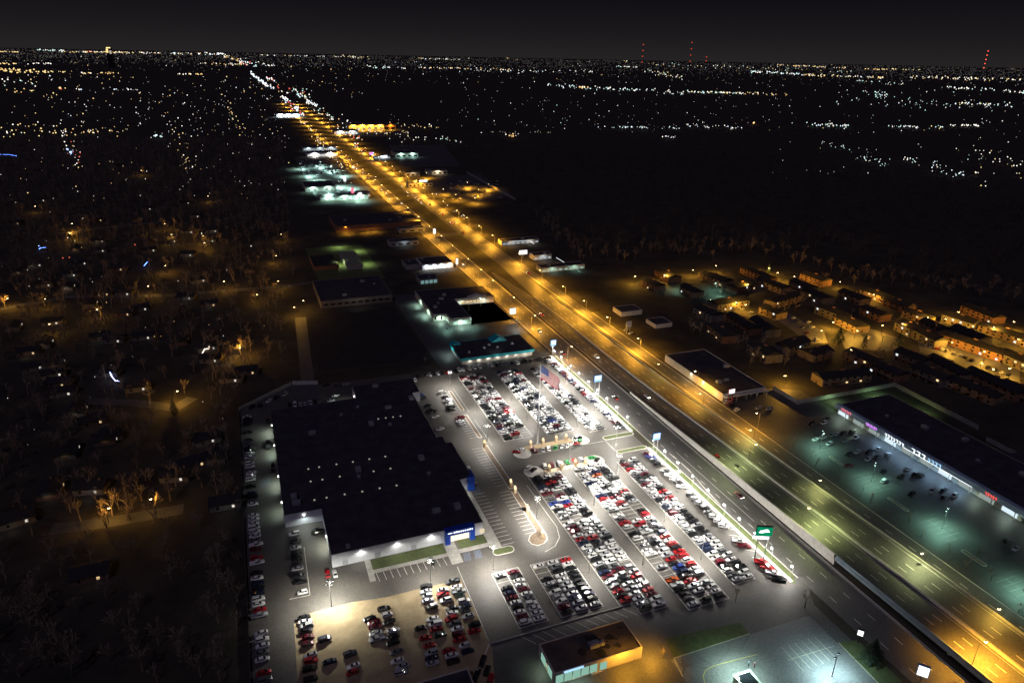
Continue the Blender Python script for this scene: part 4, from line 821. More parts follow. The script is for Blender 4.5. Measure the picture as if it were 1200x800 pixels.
# display cars
def dcar(zx,zy,col,kind,ang,label,z=.05):
    x,y=G(590+zx/9.23,490+zy/9.23,.8+z); car(x,y,ang,kind,col,label,True,z)
dcar(140,357,'red','coupe',-.5,'red coupe on the round platform left of the flagpole strip',.31); dcar(190,333,'white','coupe',.2,'white coupe sharing the round platform left of the flagpole strip',.31)
dcar(312,325,'maroon','suv',1.2,'maroon suv nose-out by the first pillar of the flagpole strip'); dcar(350,348,'maroon','suv',1.2,'maroon suv second in line on the flagpole strip'); dcar(430,332,'silver','sedan',1.2,'silver sedan in line below the flagpole'); dcar(490,318,'white','suv',1.2,'white suv in line below the flagpole beside a green coupe'); dcar(565,308,'green','coupe',.9,'bright green coupe in the flagpole strip line'); dcar(640,297,'silver','coupe',1.0,'silver coupe right of the bright green coupe'); dcar(700,287,'white','coupe',1.0,'white coupe last in the flagpole strip line')
dcar(785,264,'red','coupe',.1,'red coupe on the platform right of the flagpole strip',.31); dcar(808,236,'green','coupe',.1,'green coupe between red and black cars on right platform',.31); dcar(808,206,'black','suv',.1,'black car at the back of the platform right of the flagpole',.31)
dcar(275,530,'white','suv',.6,'white suv on the lower left round platform',.31); dcar(325,548,'black','coupe',.6,'black coupe on the lower left round platform',.31)
dcar(447,510,'white','van',1.4,'white van first in the lower display line'); dcar(522,498,'maroon','suv',1.4,'maroon suv second in the lower display line'); dcar(605,484,'white','suv',1.4,'white suv third in the lower display line'); dcar(687,466,'green','coupe',1.5,'bright green coupe alone in the lower display line'); dcar(770,457,'red','coupe',1.5,'red coupe in the lower display line beside a silver van'); dcar(838,443,'silver','van',1.5,'silver van last in the lower display line')
dcar(962,420,'green','coupe',-.2,'green striped coupe on the lower right round platform',.31); dcar(1012,440,'black','coupe',.7,'black coupe on the lower right round platform',.31)
zc(870,440,3.636,[(295,205,'black'),(348,200,'white','van'),(365,182,'black'),(310,270,'white'),(345,262,'silver'),(370,290,'silver'),(380,252,'grey'),(405,247,'silver'),(430,245,'black'),(440,275,'grey'),(465,240,'black'),(485,262,'white','van'),(455,335,'black'),(490,325,'silver'),(535,355,'silver'),(540,325,'black'),(580,312,'silver'),(575,345,'black'),(620,335,'silver'),(600,408,'black'),(605,447,'white'),(675,430,'black'),(705,395,'silver'),(735,420,'black','suv'),(762,425,'black','suv'),(720,505,'black'),(810,490,'silver'),(855,490,'black'),(860,515,'black'),(902,510,'silver'),(1125,702,'black'),(1165,735,'silver'),(70,138,'silver'),(115,140,'grey')],.25,'scattered in the plaza parking lot')
zc(870,440,3.636,[(455,382,'maroon')],-.4,'driving with red tail lamps through the plaza lot')
zc(760,380,6.667,[(650,585,'silver'),(705,573,'grey'),(755,562,'silver'),(610,607,'white'),(655,635,'black'),(690,665,'white'),(865,650,'white'),(945,657,'silver')],.3,'outside the porch of roadside store')
zc(640,300,6.67,[(625,575,'silver'),(660,600,'white')],.5,'on dark ground near the unlit frame sign')
def rcar(px,py,col,kind,ang,label,z=.06):
    x,y=G(px,py,.7+z); car(x,y,ang,kind,col,label,True,z,None,True)
U=math.pi/2
rcar(699,417.5,'white','suv',-U,'white suv on highway with its headlamps on, behind the median barrier'); rcar(660,413.5,'navy','sedan',U,'dark sedan driving on frontage road past top corner of car lot'); rcar(721,466,'black','sedan',U,'black sedan driving on frontage road beside the edge lamps'); rcar(758.5,464,'silver','sedan',-U,'silver sedan on the near highway carriageway')
rcar(841,536,'red','suv',-U,'red suv climbing the highway ramp',1.6); rcar(864,546.5,'black','sedan',-U,'black sedan on the ramp beside a red suv',1.8); rcar(866.5,580,'maroon','sedan',-U,'maroon sedan on frontage road under the retaining wall')
rcar(634.5,368,'red','sedan',U,'red sedan with tail lamps on amber lit frontage road'); rcar(632,387.5,'white','suv',-U,'white suv with headlamps on amber lit frontage road'); rcar(619,319.5,'maroon','sedan',U,'maroon sedan on the right-hand amber road'); rcar(542,309,'white','sedan',-U,'white sedan with headlamps beside the white glowing shop'); rcar(529,261,'red','sedan',U,'red sedan at head of a pair on far amber road'); rcar(533.5,261,'white','sedan',U,'white sedan beside red one on far amber road'); rcar(543,272.5,'maroon','suv',U,'maroon suv following on far amber road'); rcar(519,251,'red','sedan',U,'red sedan far up the amber road'); rcar(504,239,'silver','sedan',U,'silver sedan far up the amber road')
for kk,(px,py) in enumerate(((477,247),(470,238),(456,233),(452,226),(447,222),(440,207),(425,202),(409,187),(395,172))):
    rcar(px,py,R.choice(['white','silver','grey']),'sedan',-U,f'car with bright headlamps on left amber carriageway, {ordw(kk+1)} going away')
# choose individuals
CARS=[c for c in CARS if seen(c['x'],c['y'],.7,6)]
def keyf(c): return -1 if c['f'] else (c['x']**2+c['y']**2+CAMH**2)
CARS.sort(key=keyf)
IND,REST=CARS[:298],CARS[298:]
roots={}
USED={}
gap={'suv':'SUV'}
for i,c in enumerate(IND):
    k=c['k']; b,gb,body,glass,wheel,d=PRO[k]
    nm={'sedan':'sedan_car','coupe':'coupe_car','hatchback':'hatchback_car','suv':'suv_car','van':'minivan','pickup':'pickup_truck'}[k]
    kn={'suv':'suv','pickup':'pickup truck','van':'minivan'}.get(k,k)
    lab=c['l'] or f"{c['c']} {kn}, {c['pos']}" if c['pos'] and 'file of' in c['pos'] or c['l'] else f"{c['c']} {kn} {c['pos']}"
    if not c['l'] and lab in USED:
        # set apart by the nearest neighbour
        best=None
        for q in IND:
            if q is c: continue
            dd=(q['x']-c['x'])**2+(q['y']-c['y'])**2
            if best is None or dd<best[0]: best=(dd,q)
        q=best[1]; rel='below' if q['y']>c['y'] else 'above'
        lab2=f"{lab}, just {rel} {q['c']} {({'suv':'suv','pickup':'pickup','van':'minivan'}).get(q['k'],q['k'])}"
        if lab2 in USED:
            kk=2
            while f"{lab2}, {ordw(kk)} such" in USED: kk+=1
            lab2=f"{lab2}, {ordw(kk)} such"
        lab=lab2
    USED[lab]=1
    lab=' '.join(lab.split()[:16])
    t=thing(nm,lab,'pickup' if k=='pickup' else 'car',(c['x'],c['y'],c['z']),c['a'],'cars parked and driving around the car lot')
    bo=link('body',body,t); bo.color=(*COLS[c['c']],1)
    link('windows',glass,t)
    if i<190:
        for wx in d['wx']:
            for s in (-1,1): link('wheel',wheel,t,(wx,s*(d['h'][2][1]-.1),d['r']))
    if c['lt']:
        hb=MB(); x=d['h'][-1][0]
        for s in (-1,1): hb.box(x-.1,x+.06,s*.6-.16,s*.6+.16,.6,.78)
        hb.obj('headlight',GL_HEAD,t); tb=MB(); x=d['h'][0][0]
        for s in (-1,1): tb.box(x-.06,x+.1,s*.6-.18,s*.6+.18,.7,.9)
        tb.obj('taillight',GL_TAIL,t)
        if c['y']<900: lamp_light('SPOT',(c['x']+math.cos(c['a'])*2.6,c['y']+math.sin(c['a'])*2.6,c['z']+.7),260,(1,.96,.88),None,50,.6,.1,(math.cos(c['a']),math.sin(c['a']),-.12))
# the remaining, smaller cars as one mass
vs=[];fs=[];mi=[];cl=[]
wb=MB(); 
for wx in (-1.4,1.45):
    for s in (-.82,.82): wb.tube((wx,s-.1,.33),(wx,s+.1,.33),.33,.33,6)
for c in REST:
    b,gb,_,_,_,d=PRO[c['k']]; ca,sa=math.cos(c['a']),math.sin(c['a']); col=(*COLS[c['c']],1)
    for src,m in ((b,0),(gb,1),(wb,2)):
        k=len(vs); vs+=[(c['x']+ca*x-sa*y,c['y']+sa*x+ca*y,z+c['z']) for x,y,z in src.v]; cl+=[col]*len(src.v); fs+=[tuple(i+k for i in f) for f in src.f]; mi+=[m]*len(src.f)
me=bpy.data.meshes.new('parked_cars'); me.from_pydata(vs,[],fs)
for m in (PAINTV,GLASS,TYRE): me.materials.append(m)
me.polygons.foreach_set('material_index',mi)
at=me.color_attributes.new('tint','FLOAT_COLOR','POINT'); at.data.foreach_set('color',[v for c in cl for v in c])
o=link('parked_cars',me); o['kind']='stuff'; o['label']='smaller distant cars packed in the upper rows of the lot'
# box truck by the showroom's left wall
t=thing('box_truck','dark box truck parked against the left wall of showroom','truck',(*G(314.5,521,1),0.05),1.5)
a=MB(); a.box(-3.6,1.2,-1.15,1.15,.9,3.3); a.obj('cargo_box',DARKM,t); a=MB(); hull(a,[(1.3,1.0,.5,2.3),(2.0,1.05,.45,2.4),(2.5,1.05,.45,1.5),(3.5,1.0,.5,1.3),(3.7,.8,.6,1.0)]); a.obj('cab',WHITEM,t); a=MB(); frus(a,(2.05,3.0,.95),(2.02,2.3,.85),1.5,2.2); a.obj('windscreen',GLASS,t)
for wx in (-2.4,2.6):
    for s in (-1,1): link('wheel',PRO['pickup'][4],t,(wx,s*.95,.42))
# kiosk and motorbikes at the corner lot
kx,ky=G(876,798,3)
t=thing('drive_through_kiosk','pale green-lit kiosk with dark flat roof at bottom edge','kiosk',(kx,ky,0))
a=MB(); a.prism(rc(-3.2,-3,3.2,3),0,3.4,0,top=False); a.obj('wall',WALLC,t); a=MB(); a.box(-3.5,3.5,-3.3,3.3,3.4,3.75); a.obj('roof_rim',mat('pale green rim',(.45,.55,.4),.7,var=.1,scale=1),t); a=MB(); a.poly(rc(-2.7,-2.5,2.7,2.5),3.76); a.obj('roof',GLASS,t)
lamp_light('SPOT',(kx-4,ky-1,3.4),700,(.55,1,.6),None,160,.6,.3)
for i,(px,py,cm,lb) in enumerate(((877,778,TEAL,'teal and dark motorcycle parked behind the kiosk'),(884,779,RED,'red motorcycle parked beside a teal one behind the kiosk'))):
    x,y=G(px,py,.4); t=thing('motorcycle',lb,'motorcycle',(x,y,.06),.8)
    for wx in (-.7,.7): link('wheel',PRO['sedan'][4],t,(wx,0,.33))
    a=MB(); a.tube((-.5,0,.6),(.45,0,.75),.16,.2,7); a.tube((.45,0,.75),(.72,0,.35),.06,.05,5); a.obj('body',cm,t); a=MB(); a.box(-.75,-.05,-.16,.16,.78,.9); a.obj('seat',TYRE,t); a=MB(); a.tube((.45,-.36,1.02),(.45,.36,1.02),.03,.03,5); a.obj('handlebar',RIM,t); a=MB(); a.box(.62,.74,-.12,.12,.75,.95); a.obj('headlight',GL_SIGN,t)

# ------------------------------------------------------------ houses and apartments
def gable(b,X,Y,h,rh,o=.5,mi=0):
    b.add([(-X-o,-Y-o,h),(X+o,-Y-o,h),(X+o,Y+o,h),(-X-o,Y+o,h),(-X-o,0,h+rh),(X+o,0,h+rh)],[(0,1,5,4),(2,3,4,5),(0,3,2,1),(0,4,3),(1,2,5)],mi)
HWIN=glow('warm house window',(1,.7,.36),.75); HWIN2=glow('pale house window',(1,.93,.8),.8)
def apartment(label,x,y,rz,L,Wd,h,wall,lit=2,group=None,nm='apartment_block',cat='apartment block',seed=1):
    t=thing(nm,label,cat,(x,y,0),rz,group); X,Y=L/2,Wd/2; r=random.Random(seed)
    a=MB(); a.prism(rc(-X,-Y,X,Y),0,h,0,top=False); a.add([(-X,-Y,h),(-X,Y,h),(-X,0,h+2.2)],[(0,2,1)]); a.add([(X,-Y,h),(X,Y,h),(X,0,h+2.2)],[(0,1,2)]); a.obj('wall',wall,t)
    a=MB(); gable(a,X,Y,h+.02,2.4); a.obj('roof',SHING,t)
    k=max(2,int(L/5)); fl=2 if h>4.5 else 1; lits=set(r.sample(range(k*fl*2),min(lit,k*fl*2))); q=0
    for s in (-1,1):
        for f in range(fl):
            for i in range(k):
                xx=-X+L*(i+.5)/k; m=(GL_WIN if r.random()<.5 else GL_WINW) if q in lits else GLASS
                ww=.8 if nm!='house' else .55; window_obj(t,xx-ww,xx+ww,s*Y-.06,s*Y+.06,1+f*2.8,2.3+f*2.8,m if nm!='house' or m is GLASS else (HWIN if m is GL_WIN else HWIN2)); q+=1
    for s in (-1,1): window_obj(t,s*X-.06,s*X+.06,-1,1,0.1,2.2,mat('brown door',(.12,.07,.04),.7,var=.2,scale=1),'door')
    if nm=='apartment_block':
        for s in (-1,1):
            for u in (-.5,0,.5):
                b=MB(); b.box(u*X-1.6,u*X+1.6,s*Y-.7+s*.75,s*Y+.7+s*.75,2.75,2.95); b.box(u*X-1.6,u*X+1.6,s*(Y+1.4)-.05,s*(Y+1.4)+.05,2.95,3.9); b.obj('balcony',WALLB if wall is not WALLB else WALLA,t)
        b=MB(); b.box(-1.4,1.4,-.6,.6,h+1.2,h+3.1); b.obj('roof_vent',WALLB,t)
    return t
AP=[(838,330,34,'dark-roofed block beside the teal-lit yard'),(888,326,40,'long dark-roofed block below the bright amber wood edge'),(853,360,34,'amber-lit block with three bright lamps on its front'),(917,355,40,'pale brick block with a row of white lights'),(955,331,26,'dark block whose entrance lights glow white'),(975,372,34,'tan block glowing amber behind the street lamp'),(997,384,26,'dark-roofed block above the cone evergreen'),(870,384,40,'broad dark-roofed block nearest the highway side of the complex'),(928,410,30,'brick block with a wide dark roof behind the store'),(1026,350,24,'small block with two white windows under the woods'),(1052,362,26,'brick end block with two cool lights'),(1125,381,30,'amber-cornered block with two sodium lamps along the wood'),(1178,396,36,'dark block after the amber gap along the wood'),(1140,410,44,'long tan block with amber wall behind parked cars'),(1085,400,26,'dark-roofed block at start of the parked row'),(1112,436,34,'black-roofed block above the plaza fence'),(1165,455,40,'black-roofed block with two lit entrance porches'),(1192,428,22,'tan block at right edge behind the amber bay'),(985,446,36,'block with bright white and amber windows by the plaza fence'),(782,327,26,'dark block beside the first amber lamp'),(1068,425,20,'small dark block with one cool light'),(905,338,30,'dark block wedged behind the white-lit brick block'),(868,340,26,'low dark block between the amber block and wood edge'),(958,352,24,'dark block above the complex drive'),(1075,375,24,'tan block just before the two-lamp amber block'),(1150,372,30,'dark block backing onto the lit wood edge'),(895,388,28,'dark-roofed block under the cool-lit rooftops'),(955,418,24,'dark block left of the amber junction lamp'),(1040,440,24,'small black-roofed block left of the fence corner'),(1135,398,26,'amber block facing the parked row'),(810,345,22,'dark block nearest the teal-lit yard'),(765,338,20,'small dark block beside the first amber lamp on the wood side'),(830,372,22,'dark low block left of the broad dark roof'),(905,370,22,'dark block between the white-lit brick block and drive'),(845,395,24,'dark-roofed block at the highway end of the complex'),(895,418,24,'dark block behind the roadside store fence corner'),(1000,352,24,'dark block under the woods above the amber wall'),(1025,372,22,'dark block right of the tan amber-lit block'),(1065,390,20,'small tan block left of the parked row'),(1095,388,24,'amber block below the two-lamp block'),(1010,425,24,'dark block below the cone evergreen lawn'),(1090,445,28,'black-roofed block above the plaza back fence'),(1140,462,30,'black-roofed block left of the lit porches'),(1195,465,26,'black-roofed block at the right edge above plaza roof'),(940,340,22,'dark block near the evergreen on the wood edge')]
APW=[]
for i,(px,py,L,lb) in enumerate(AP):
    x,y=G(px,py); APW.append((x,y,lb)); apartment(lb,x,y,math.pi/2+(R.uniform(-.16,.16) if i not in (2,3,8,18,22,27) else -1.5+R.uniform(-.2,.2)),L*R.uniform(.8,1.05),R.uniform(10.5,14),5.4+(i%3)*.4,(WALLA,WALLB,WALLH)[i%3],3 if i in(3,4,10,18) else 2,'apartment blocks right of the highway',seed=i)
asp=street_proto('complex_lamp',7,GL_SOD,DARKM,1.2); asp['group']='amber lamps in the apartment complex'
aps=[(743,324,1.3),(830,319,1),(932,324.6,1.1),(835,352,1.3),(864.6,354.6,1),(874.7,357,.8),(976,377,1.6),(1003,387,1.2),(1106,373.5,1.3),(1139,382.7,1),(1116,402,1.6),(1155.6,413,1),(1196,398,.8),(921.8,440.5,1.4),(1035,381,.9),(1150,425,1.3),(875,333,.5),(1022,345,.9),(910,320,1.1),(945,318,1.2),(840,312,1.0),(965,388,1.0),(1185,432,1.2),(780,322,1.2),(812,316,1.0),(900,314,1.3),(1085,372,1.3),(1122,366,1.2),(1165,384,1.3),(1190,378,1.1),(1060,380,.8),(1000,410,.8),(985,330,.8)]
for i,(px,py,s) in enumerate(aps):
    x,y=G(px,py,7)
    nb=min(APW,key=lambda q:(q[0]-x)**2+(q[1]-y)**2); lb='amber lamp by the '+nb[2]
    if lb in USED: lb='second '+lb
    if lb in USED: lb='third '+lb[7:]
    if lb in USED: lb='fourth '+lb[6:]
    USED[lb]=1; lb=' '.join(lb.split()[:16])
    if i==0: asp.location=(x,y,0); asp['label']=lb
    else: clone(asp,(x,y,0),i*.7,lb)
    lamp_light('POINT',(x,y,7.0),13500*s,SOD2,None,rad=.35)
cpx=[(930,372),(936,377),(941,383),(948,377),(952,383),(957,397),(946,390),(1086,404),(1092,406),(1098,408),(1104,409),(1110,411),(1118,414),(1126,416),(1132,419),(1140,422),(1158,430),(1166,433),(1174,436),(1182,439),(1012,393),(1020,396),(870,362),(850,366),(880,366)]
for i,(px,py) in enumerate(((795,333),(836,332),(842,340))):
    x,y=G(px,py,6); lamp_light('SPOT',(x,y,6.5),5200,(.4,1,.8),None,165,.5,.3)
lot=[]; 
sheet('complex_drive',[[G(896,365),G(915,362),G(965,388),G(970,402),G(950,402)],[G(1075,395),G(1100,392),G(1195,425),G(1195,455),G(1150,440),G(1078,412)],[G(985,395),G(1003,380),G(1060,398),G(1050,412),G(990,408)]],.05,ROADM)
for px,py,sc in ((1092,412,1),): pass
zz=cpx
hl=MB()
hp=[]
def house(label,wall,lit,seed,L=13,Wd=9):
    t=apartment(label,0,0,0,L,Wd,3.0,wall,lit,None,'house','house',seed); a=MB(); a.box(L*.28,L*.28+.8,-.4,.4,3.4,6.2); a.obj('chimney',WALLB,[c for c in t.children if c.name.startswith('roof')][0]); return t
HP=[house('small dark house with few lit windows among the bare suburb trees',m_,l_,s_) for m_,l_,s_ in ((WALLH,2,3),(WALLK,3,8),(WALLH,2,13))]
HPos=[]
for zx,zy in ((350,75),(265,70),(525,75),(665,90),(420,140),(68,152),(118,128),(250,160),(155,198),(235,208),(355,232),(440,228),(740,40),(885,145),(700,183),(660,243),(740,268),(315,268),(490,285),(440,300),(180,333),(40,350),(350,385),(405,395),(505,385),(638,400),(730,425),(748,465),(95,440),(190,485),(178,520),(205,552),(218,585),(265,655),(320,690),(380,515),(485,568),(375,750),(732,755),(820,535),(875,510),(150,410),(110,495),(610,40)): HPos.append((zx/3.02,270+zy/3.02))
for zx,zy in ((645,52),(672,108),(600,130),(550,170),(705,258),(150,220),(40,312),(280,210),(275,487),(205,95),(330,50)): HPos.append((zx/2.668,500+zy/2.668))
for zx,zy in ((80,500),(210,380),(195,228),(625,200),(985,270),(390,332),(460,385),(410,712),(370,770),(168,720),(90,760),(505,595),(615,740),(765,425),(713,483),(500,485),(985,545),(1105,540),(785,595),(960,395),(1020,463),(928,197)): HPos.append((zx/4.444,150+zy/4.444))
PORCH=lot_pole_proto(2.2,1,glow('porch lens',(1,.85,.6),9),DARKM); 
for ch in list(PORCH.children_recursive): bpy.data.objects.remove(ch,do_unlink=True)
bpy.data.objects.remove(PORCH,do_unlink=True)
for i,(px,py) in enumerate(HPos):
    x,y=G(px,py,1.5); p=HP[i%3]; rz=(0,math.pi/2,.3,-.25)[i%4]
    q=p if i<3 else clone(p,(0,0,0),0); q.location=(x,y+6,0); q.rotation_euler=(0,0,rz); q['group']='houses in the dark suburb'
    if y<900: lamp_light('POINT',(x,y-2.0,2.6),R.choice([5,10,18,35,70]),R.choice([WARM,(1,.95,.85),(.95,1,.9),WARM]),None,rad=.25)
    a=MB(); 
hl=MB()
b=MB(); b.box(-.3,.3,-.3,.3,0,.6); pw=b.mesh('porch_lamp',[glow('porch lamp',(1,.86,.62),10)])
# string lights and christmas lights on houses
def strand(label,pts,m,z=3.2):
    t=thing('light_strand',label,'fairy lights'); 
    b=MB(); w=[(*G(px,py,z),z) for px,py in pts]
    for p,q in zip(w,w[1:]):
        b.tube(p,q,.12,.12,4)
    b.obj('cable',m,t)
    b=MB()
    for p,q in zip(w,w[1:]):
        k=max(2,int((Vector(q)-Vector(p)).length/1.5))
        for i in range(k): c_=Vector(p).lerp(Vector(q),i/k); b.box(c_.x-.2,c_.x+.2,c_.y-.2,c_.y+.2,c_.z,c_.z+.35)
    o=b.obj('bulb',m,t); o['kind']='stuff'
strand('bright blue and white fairy lights outlining a house roof',[(124.5,435.5),(128,434),(131,441),(135,446),(140,446.5)],glow('blue white bulbs',(.45,.5,1),7))
strand('white fairy lights stepping along a roof edge',[(236.5,415),(240,409),(245,408.5),(245,404)],glow('white bulbs',(1,.85,.7),4)); strand('pair of small blue roof lights in the dark suburb',[(46,292),(48,290.5),(54,290)],GL_BLUE); strand('blue roof lights near the amber street lamp',[(169,311.5),(171,309),(173,307)],GL_BLUE); strand('blue light row at far left edge',[(0,181),(12,181.5),(20,183)],GL_BLUE)
strand('white string lights along the motel roof',[(601,283),(620,282),(626,286)],GL_WINW,4); strand('white string lights along the second motel roof',[(652,302),(657,305),(662,308)],GL_WINW,4); strand('row of white lights at the far end of motel row',[(663,311),(674,314),(680,319)],GL_SHOP,4)
# suburb street lamps
ssp=street_proto('suburb_lamp',7.5,glow('suburb lamp lens',(1,.7,.4),22),DARKM,1.2); ssp['group']='amber lamps in the dark suburb'
sl_=[(6.6,350,1.4),(53,351,.5),(174,336,.8),(194,311,1),(264,329.6,1.2),(281.5,406.7,1.6),(205,458.7,1.8),(112.6,362.7,.6),(60,380,.5),(83,273,1.4),(200,275,1.2),(240,285,1),(123.7,596,.9),(346.5,360,.9),(322,300,.9),(194,262,.7),(237,277,.9),(245,230,.6),(85,262,.5),(40,242,.4),(165,200,.6),(330,275,.5),(300,345,.5),(357,352,.5),(180,585,.5),(325,330,.9)]
sl_.sort()
for i,(px,py,s) in enumerate(sl_):
    x,y=G(px,py,7.5)
    if i==0: ssp.location=(x,y,0); ssp['label']='amber street lamp over a dark suburban street, leftmost in the suburb'
    else: clone(ssp,(x,y,0),i*.9,f'amber street lamp over a dark suburban street, {ordw(i+1)} from the left edge')
    lamp_light('POINT',(x,y,7.5),5600*s,(1,.49,.06),None,rad=.35)
def street(pts,w,name='suburb_street'):
    b=MB()
    for p,q in zip(pts,pts[1:]):
        a=Vector(G(*p)); c=Vector(G(*q)); d=(c-a).normalized(); n=Vector((-d.y,d.x))*w/2; b.add([(a.x-n.x,a.y-n.y,.05),(c.x-n.x,c.y-n.y,.05),(c.x+n.x,c.y+n.y,.05),(a.x+n.x,a.y+n.y,.05)],[(0,3,2,1)] if True else [])
    return b
for pts in ([(0,362),(35,356),(80,348),(200,346),(300,338),(345,334),(372,330)],[(60,275),(130,266),(190,260)],[(100,470),(160,472),(205,478),(226,466)],[(60,620),(123,612),(170,604),(215,596)],[(262,430),(275,415),(285,405)],[(352,372),(360,440),(366,470)]):
    struct('suburb_street',street(pts,8),ASPHD)

# ------------------------------------------------------------ trees
def bare_tree(seed,h=11,depth=4):
    r=random.Random(seed); tr=MB(); br=MB()
    def grow_(p,d,L,ra,lev,out):
        q=p+d*L; rb=ra*.62; out.tube(p,q,ra,rb,5 if lev==0 else (4 if lev<2 else 3),0,False)
        if lev>=depth: return
        k=3 if lev<2 else (3 if r.random()<.6 else 2)
        for i in range(k):
            a=r.uniform(0,6.28); sp=r.uniform(.35,.8); u=d.orthogonal().normalized(); w=d.cross(u)
            nd_=(d+(u*math.cos(a)+w*math.sin(a))*sp+Vector((0,0,.15))).normalized(); st=p.lerp(q,r.uniform(.55,1.0))
            grow_(st,nd_,L*r.uniform(.6,.85),max(.06,rb*.8),lev+1,br)
    grow_(Vector((0,0,0)),Vector((r.uniform(-.06,.06),r.uniform(-.06,.06),1)).normalized(),h*.33,h*.022,0,tr)
    return tr.mesh('trunk',[BARK]),br.mesh('crown',[BARKL])
TP=[bare_tree(s,hh) for s,hh in ((1,11),(2,13),(3,9.5),(4,12)) ]
def conifer(seed,h=10,rw=2.6):
    r=random.Random(seed); b=MB()
    for i in range(520):
        u=r.random()**.8; z=.8+(h-.8)*u; rad=rw*(1-u)*r.uniform(.55,1.08)*(1+.18*math.sin(z*5)); a=r.uniform(0,6.28); s=r.uniform(.35,.7)*(1.15-u*.6)
        x,y=rad*math.cos(a),rad*math.sin(a); c=Vector((x,y,z)); o_=Vector((math.cos(a),math.sin(a),-.45))*s; t_=Vector((-math.sin(a),math.cos(a),r.uniform(-.3,.3)))*s*.55
        b.add([tuple(c-o_*.6-t_),tuple(c+o_),tuple(c-o_*.6+t_)],[(0,1,2)]); 
    t=MB(); t.tube((0,0,0),(0,0,h*.9),.2,.03,6); return t.mesh('trunk',[BARK]),b.mesh('crown',[NEEDLE])
CP=[conifer(5,11,3),conifer(6,8,3.4)]
def tree(px,py,proto,label,group=None,sc=1.0,xy=None):
    x,y=xy or G(px,py); t=thing('tree',label,'tree',(x,y,0),R.uniform(0,6.28),group); s=sc*R.uniform(.85,1.2); t.scale=(s,s,s)
    link('trunk',proto[0],t); link('crown',proto[1],t); return t
tree(205,487,CP[0],'tall conical evergreen standing black against the amber-lit street',sc=1.15); tree(1012,408,CP[0],'cone-shaped evergreen on amber-lit lawn',sc=.9); tree(982,402,CP[1],'broad dark evergreen in front of the amber lamp',sc=1.5); tree(1020,776,CP[1],'big round dark evergreen beside the white oval sign',sc=1.35); tree(1052,406,CP[1],'dark evergreen at the corner of complex drive',sc=1.3); tree(900,320,CP[0],'narrow dark evergreen by the amber wood edge')
tree(943,712,TP[0],'bare roadside tree in a kerbed bed at the lot exit',sc=.8); tree(125,618,TP[1],'large bare tree lit amber by a suburban lamp',sc=1.0); tree(1146,650,TP[2],'small bare tree in the plaza planting strip',sc=.6); tree(508,470,TP[2],'round bare tree at top end of the showroom roof',sc=.7,xy=(100,414)); tree(838,736,TP[2],'pale bare shrub-like tree by the small shop',sc=.5,xy=G(777,770)); tree(0,0,TP[0],'bare tree on the dark lawn corner near the kiosk',sc=.6,xy=G(800,790)); tree(0,0,TP[3],'bare tree over the dark kerb below the roadside block',sc=.7,xy=G(862,705))
bt='bare winter tree standing at the edge of the lit ground'
for px,py in ((112,384),(108,376),(190,330),(84,290),(196,322),(288,412),(272,440),(268,425),(285,450),(276,462),(292,436),(305,430),(330,420),(315,345),(560,470)):
    tree(px,py,R.choice(TP),'bare winter tree in the dark suburb near a lamp','bare suburb trees')
for k in range(60):
    px=R.uniform(5,270); py=R.uniform(480,795)
    tree(px,py,R.choice(TP),'bare winter tree in the dark suburb near the lot','bare suburb trees',1.0)
for k in range(64):
    px=700+499*(k+R.random())/64; f=(px-700)/500; py=302+f*52+R.uniform(-12,3)
    if 700<px<960: py=312+R.uniform(-14,2)-10*math.sin((px-700)/260*3.1)
    tree(px,py,R.choice(TP),f'bare tree on the lit edge of the dark woods, {ordx(k+1)} from left','bare trees on the wood edge',1.25)
for k in range(64):
    px,py=R.choice(((880,410),(790,350),(860,340),(940,360),(1000,365),(1060,372),(1110,390),(1040,395),(980,425),(1080,430),(905,395),(960,420),(1010,425),(900,430),(1035,415),(860,400),(830,385)))
    q_=G(px+R.uniform(-22,22),py+R.uniform(-9,9)); nb=min(APW,key=lambda w:(w[0]-q_[0])**2+(w[1]-q_[1])**2); lb='bare tree by the '+nb[2]; kk=2
    while lb in USED: lb=f'{ordw(kk)} bare tree by the '+nb[2]; kk+=1
    USED[lb]=1; lb=' '.join(lb.split()[:16]); tree(0,0,R.choice(TP),lb,'bare trees among apartments',.85,xy=q_)
for k in range(14): tree(0,0,R.choice(TP),f'bare tree on the verge before the plaza lot, {ordw(k+1)} from the near end','bare verge trees',.55,xy=(R.uniform(254,262),110+k*10+R.uniform(0,7)))
for k in range(12): tree(0,0,R.choice(TP),f'bare tree along left fence of the showroom yard, {ordw(k+1)} from the near end','bare fence-side trees',.9,xy=(R.uniform(-26,-18),150+k*19+R.uniform(-6,6)))
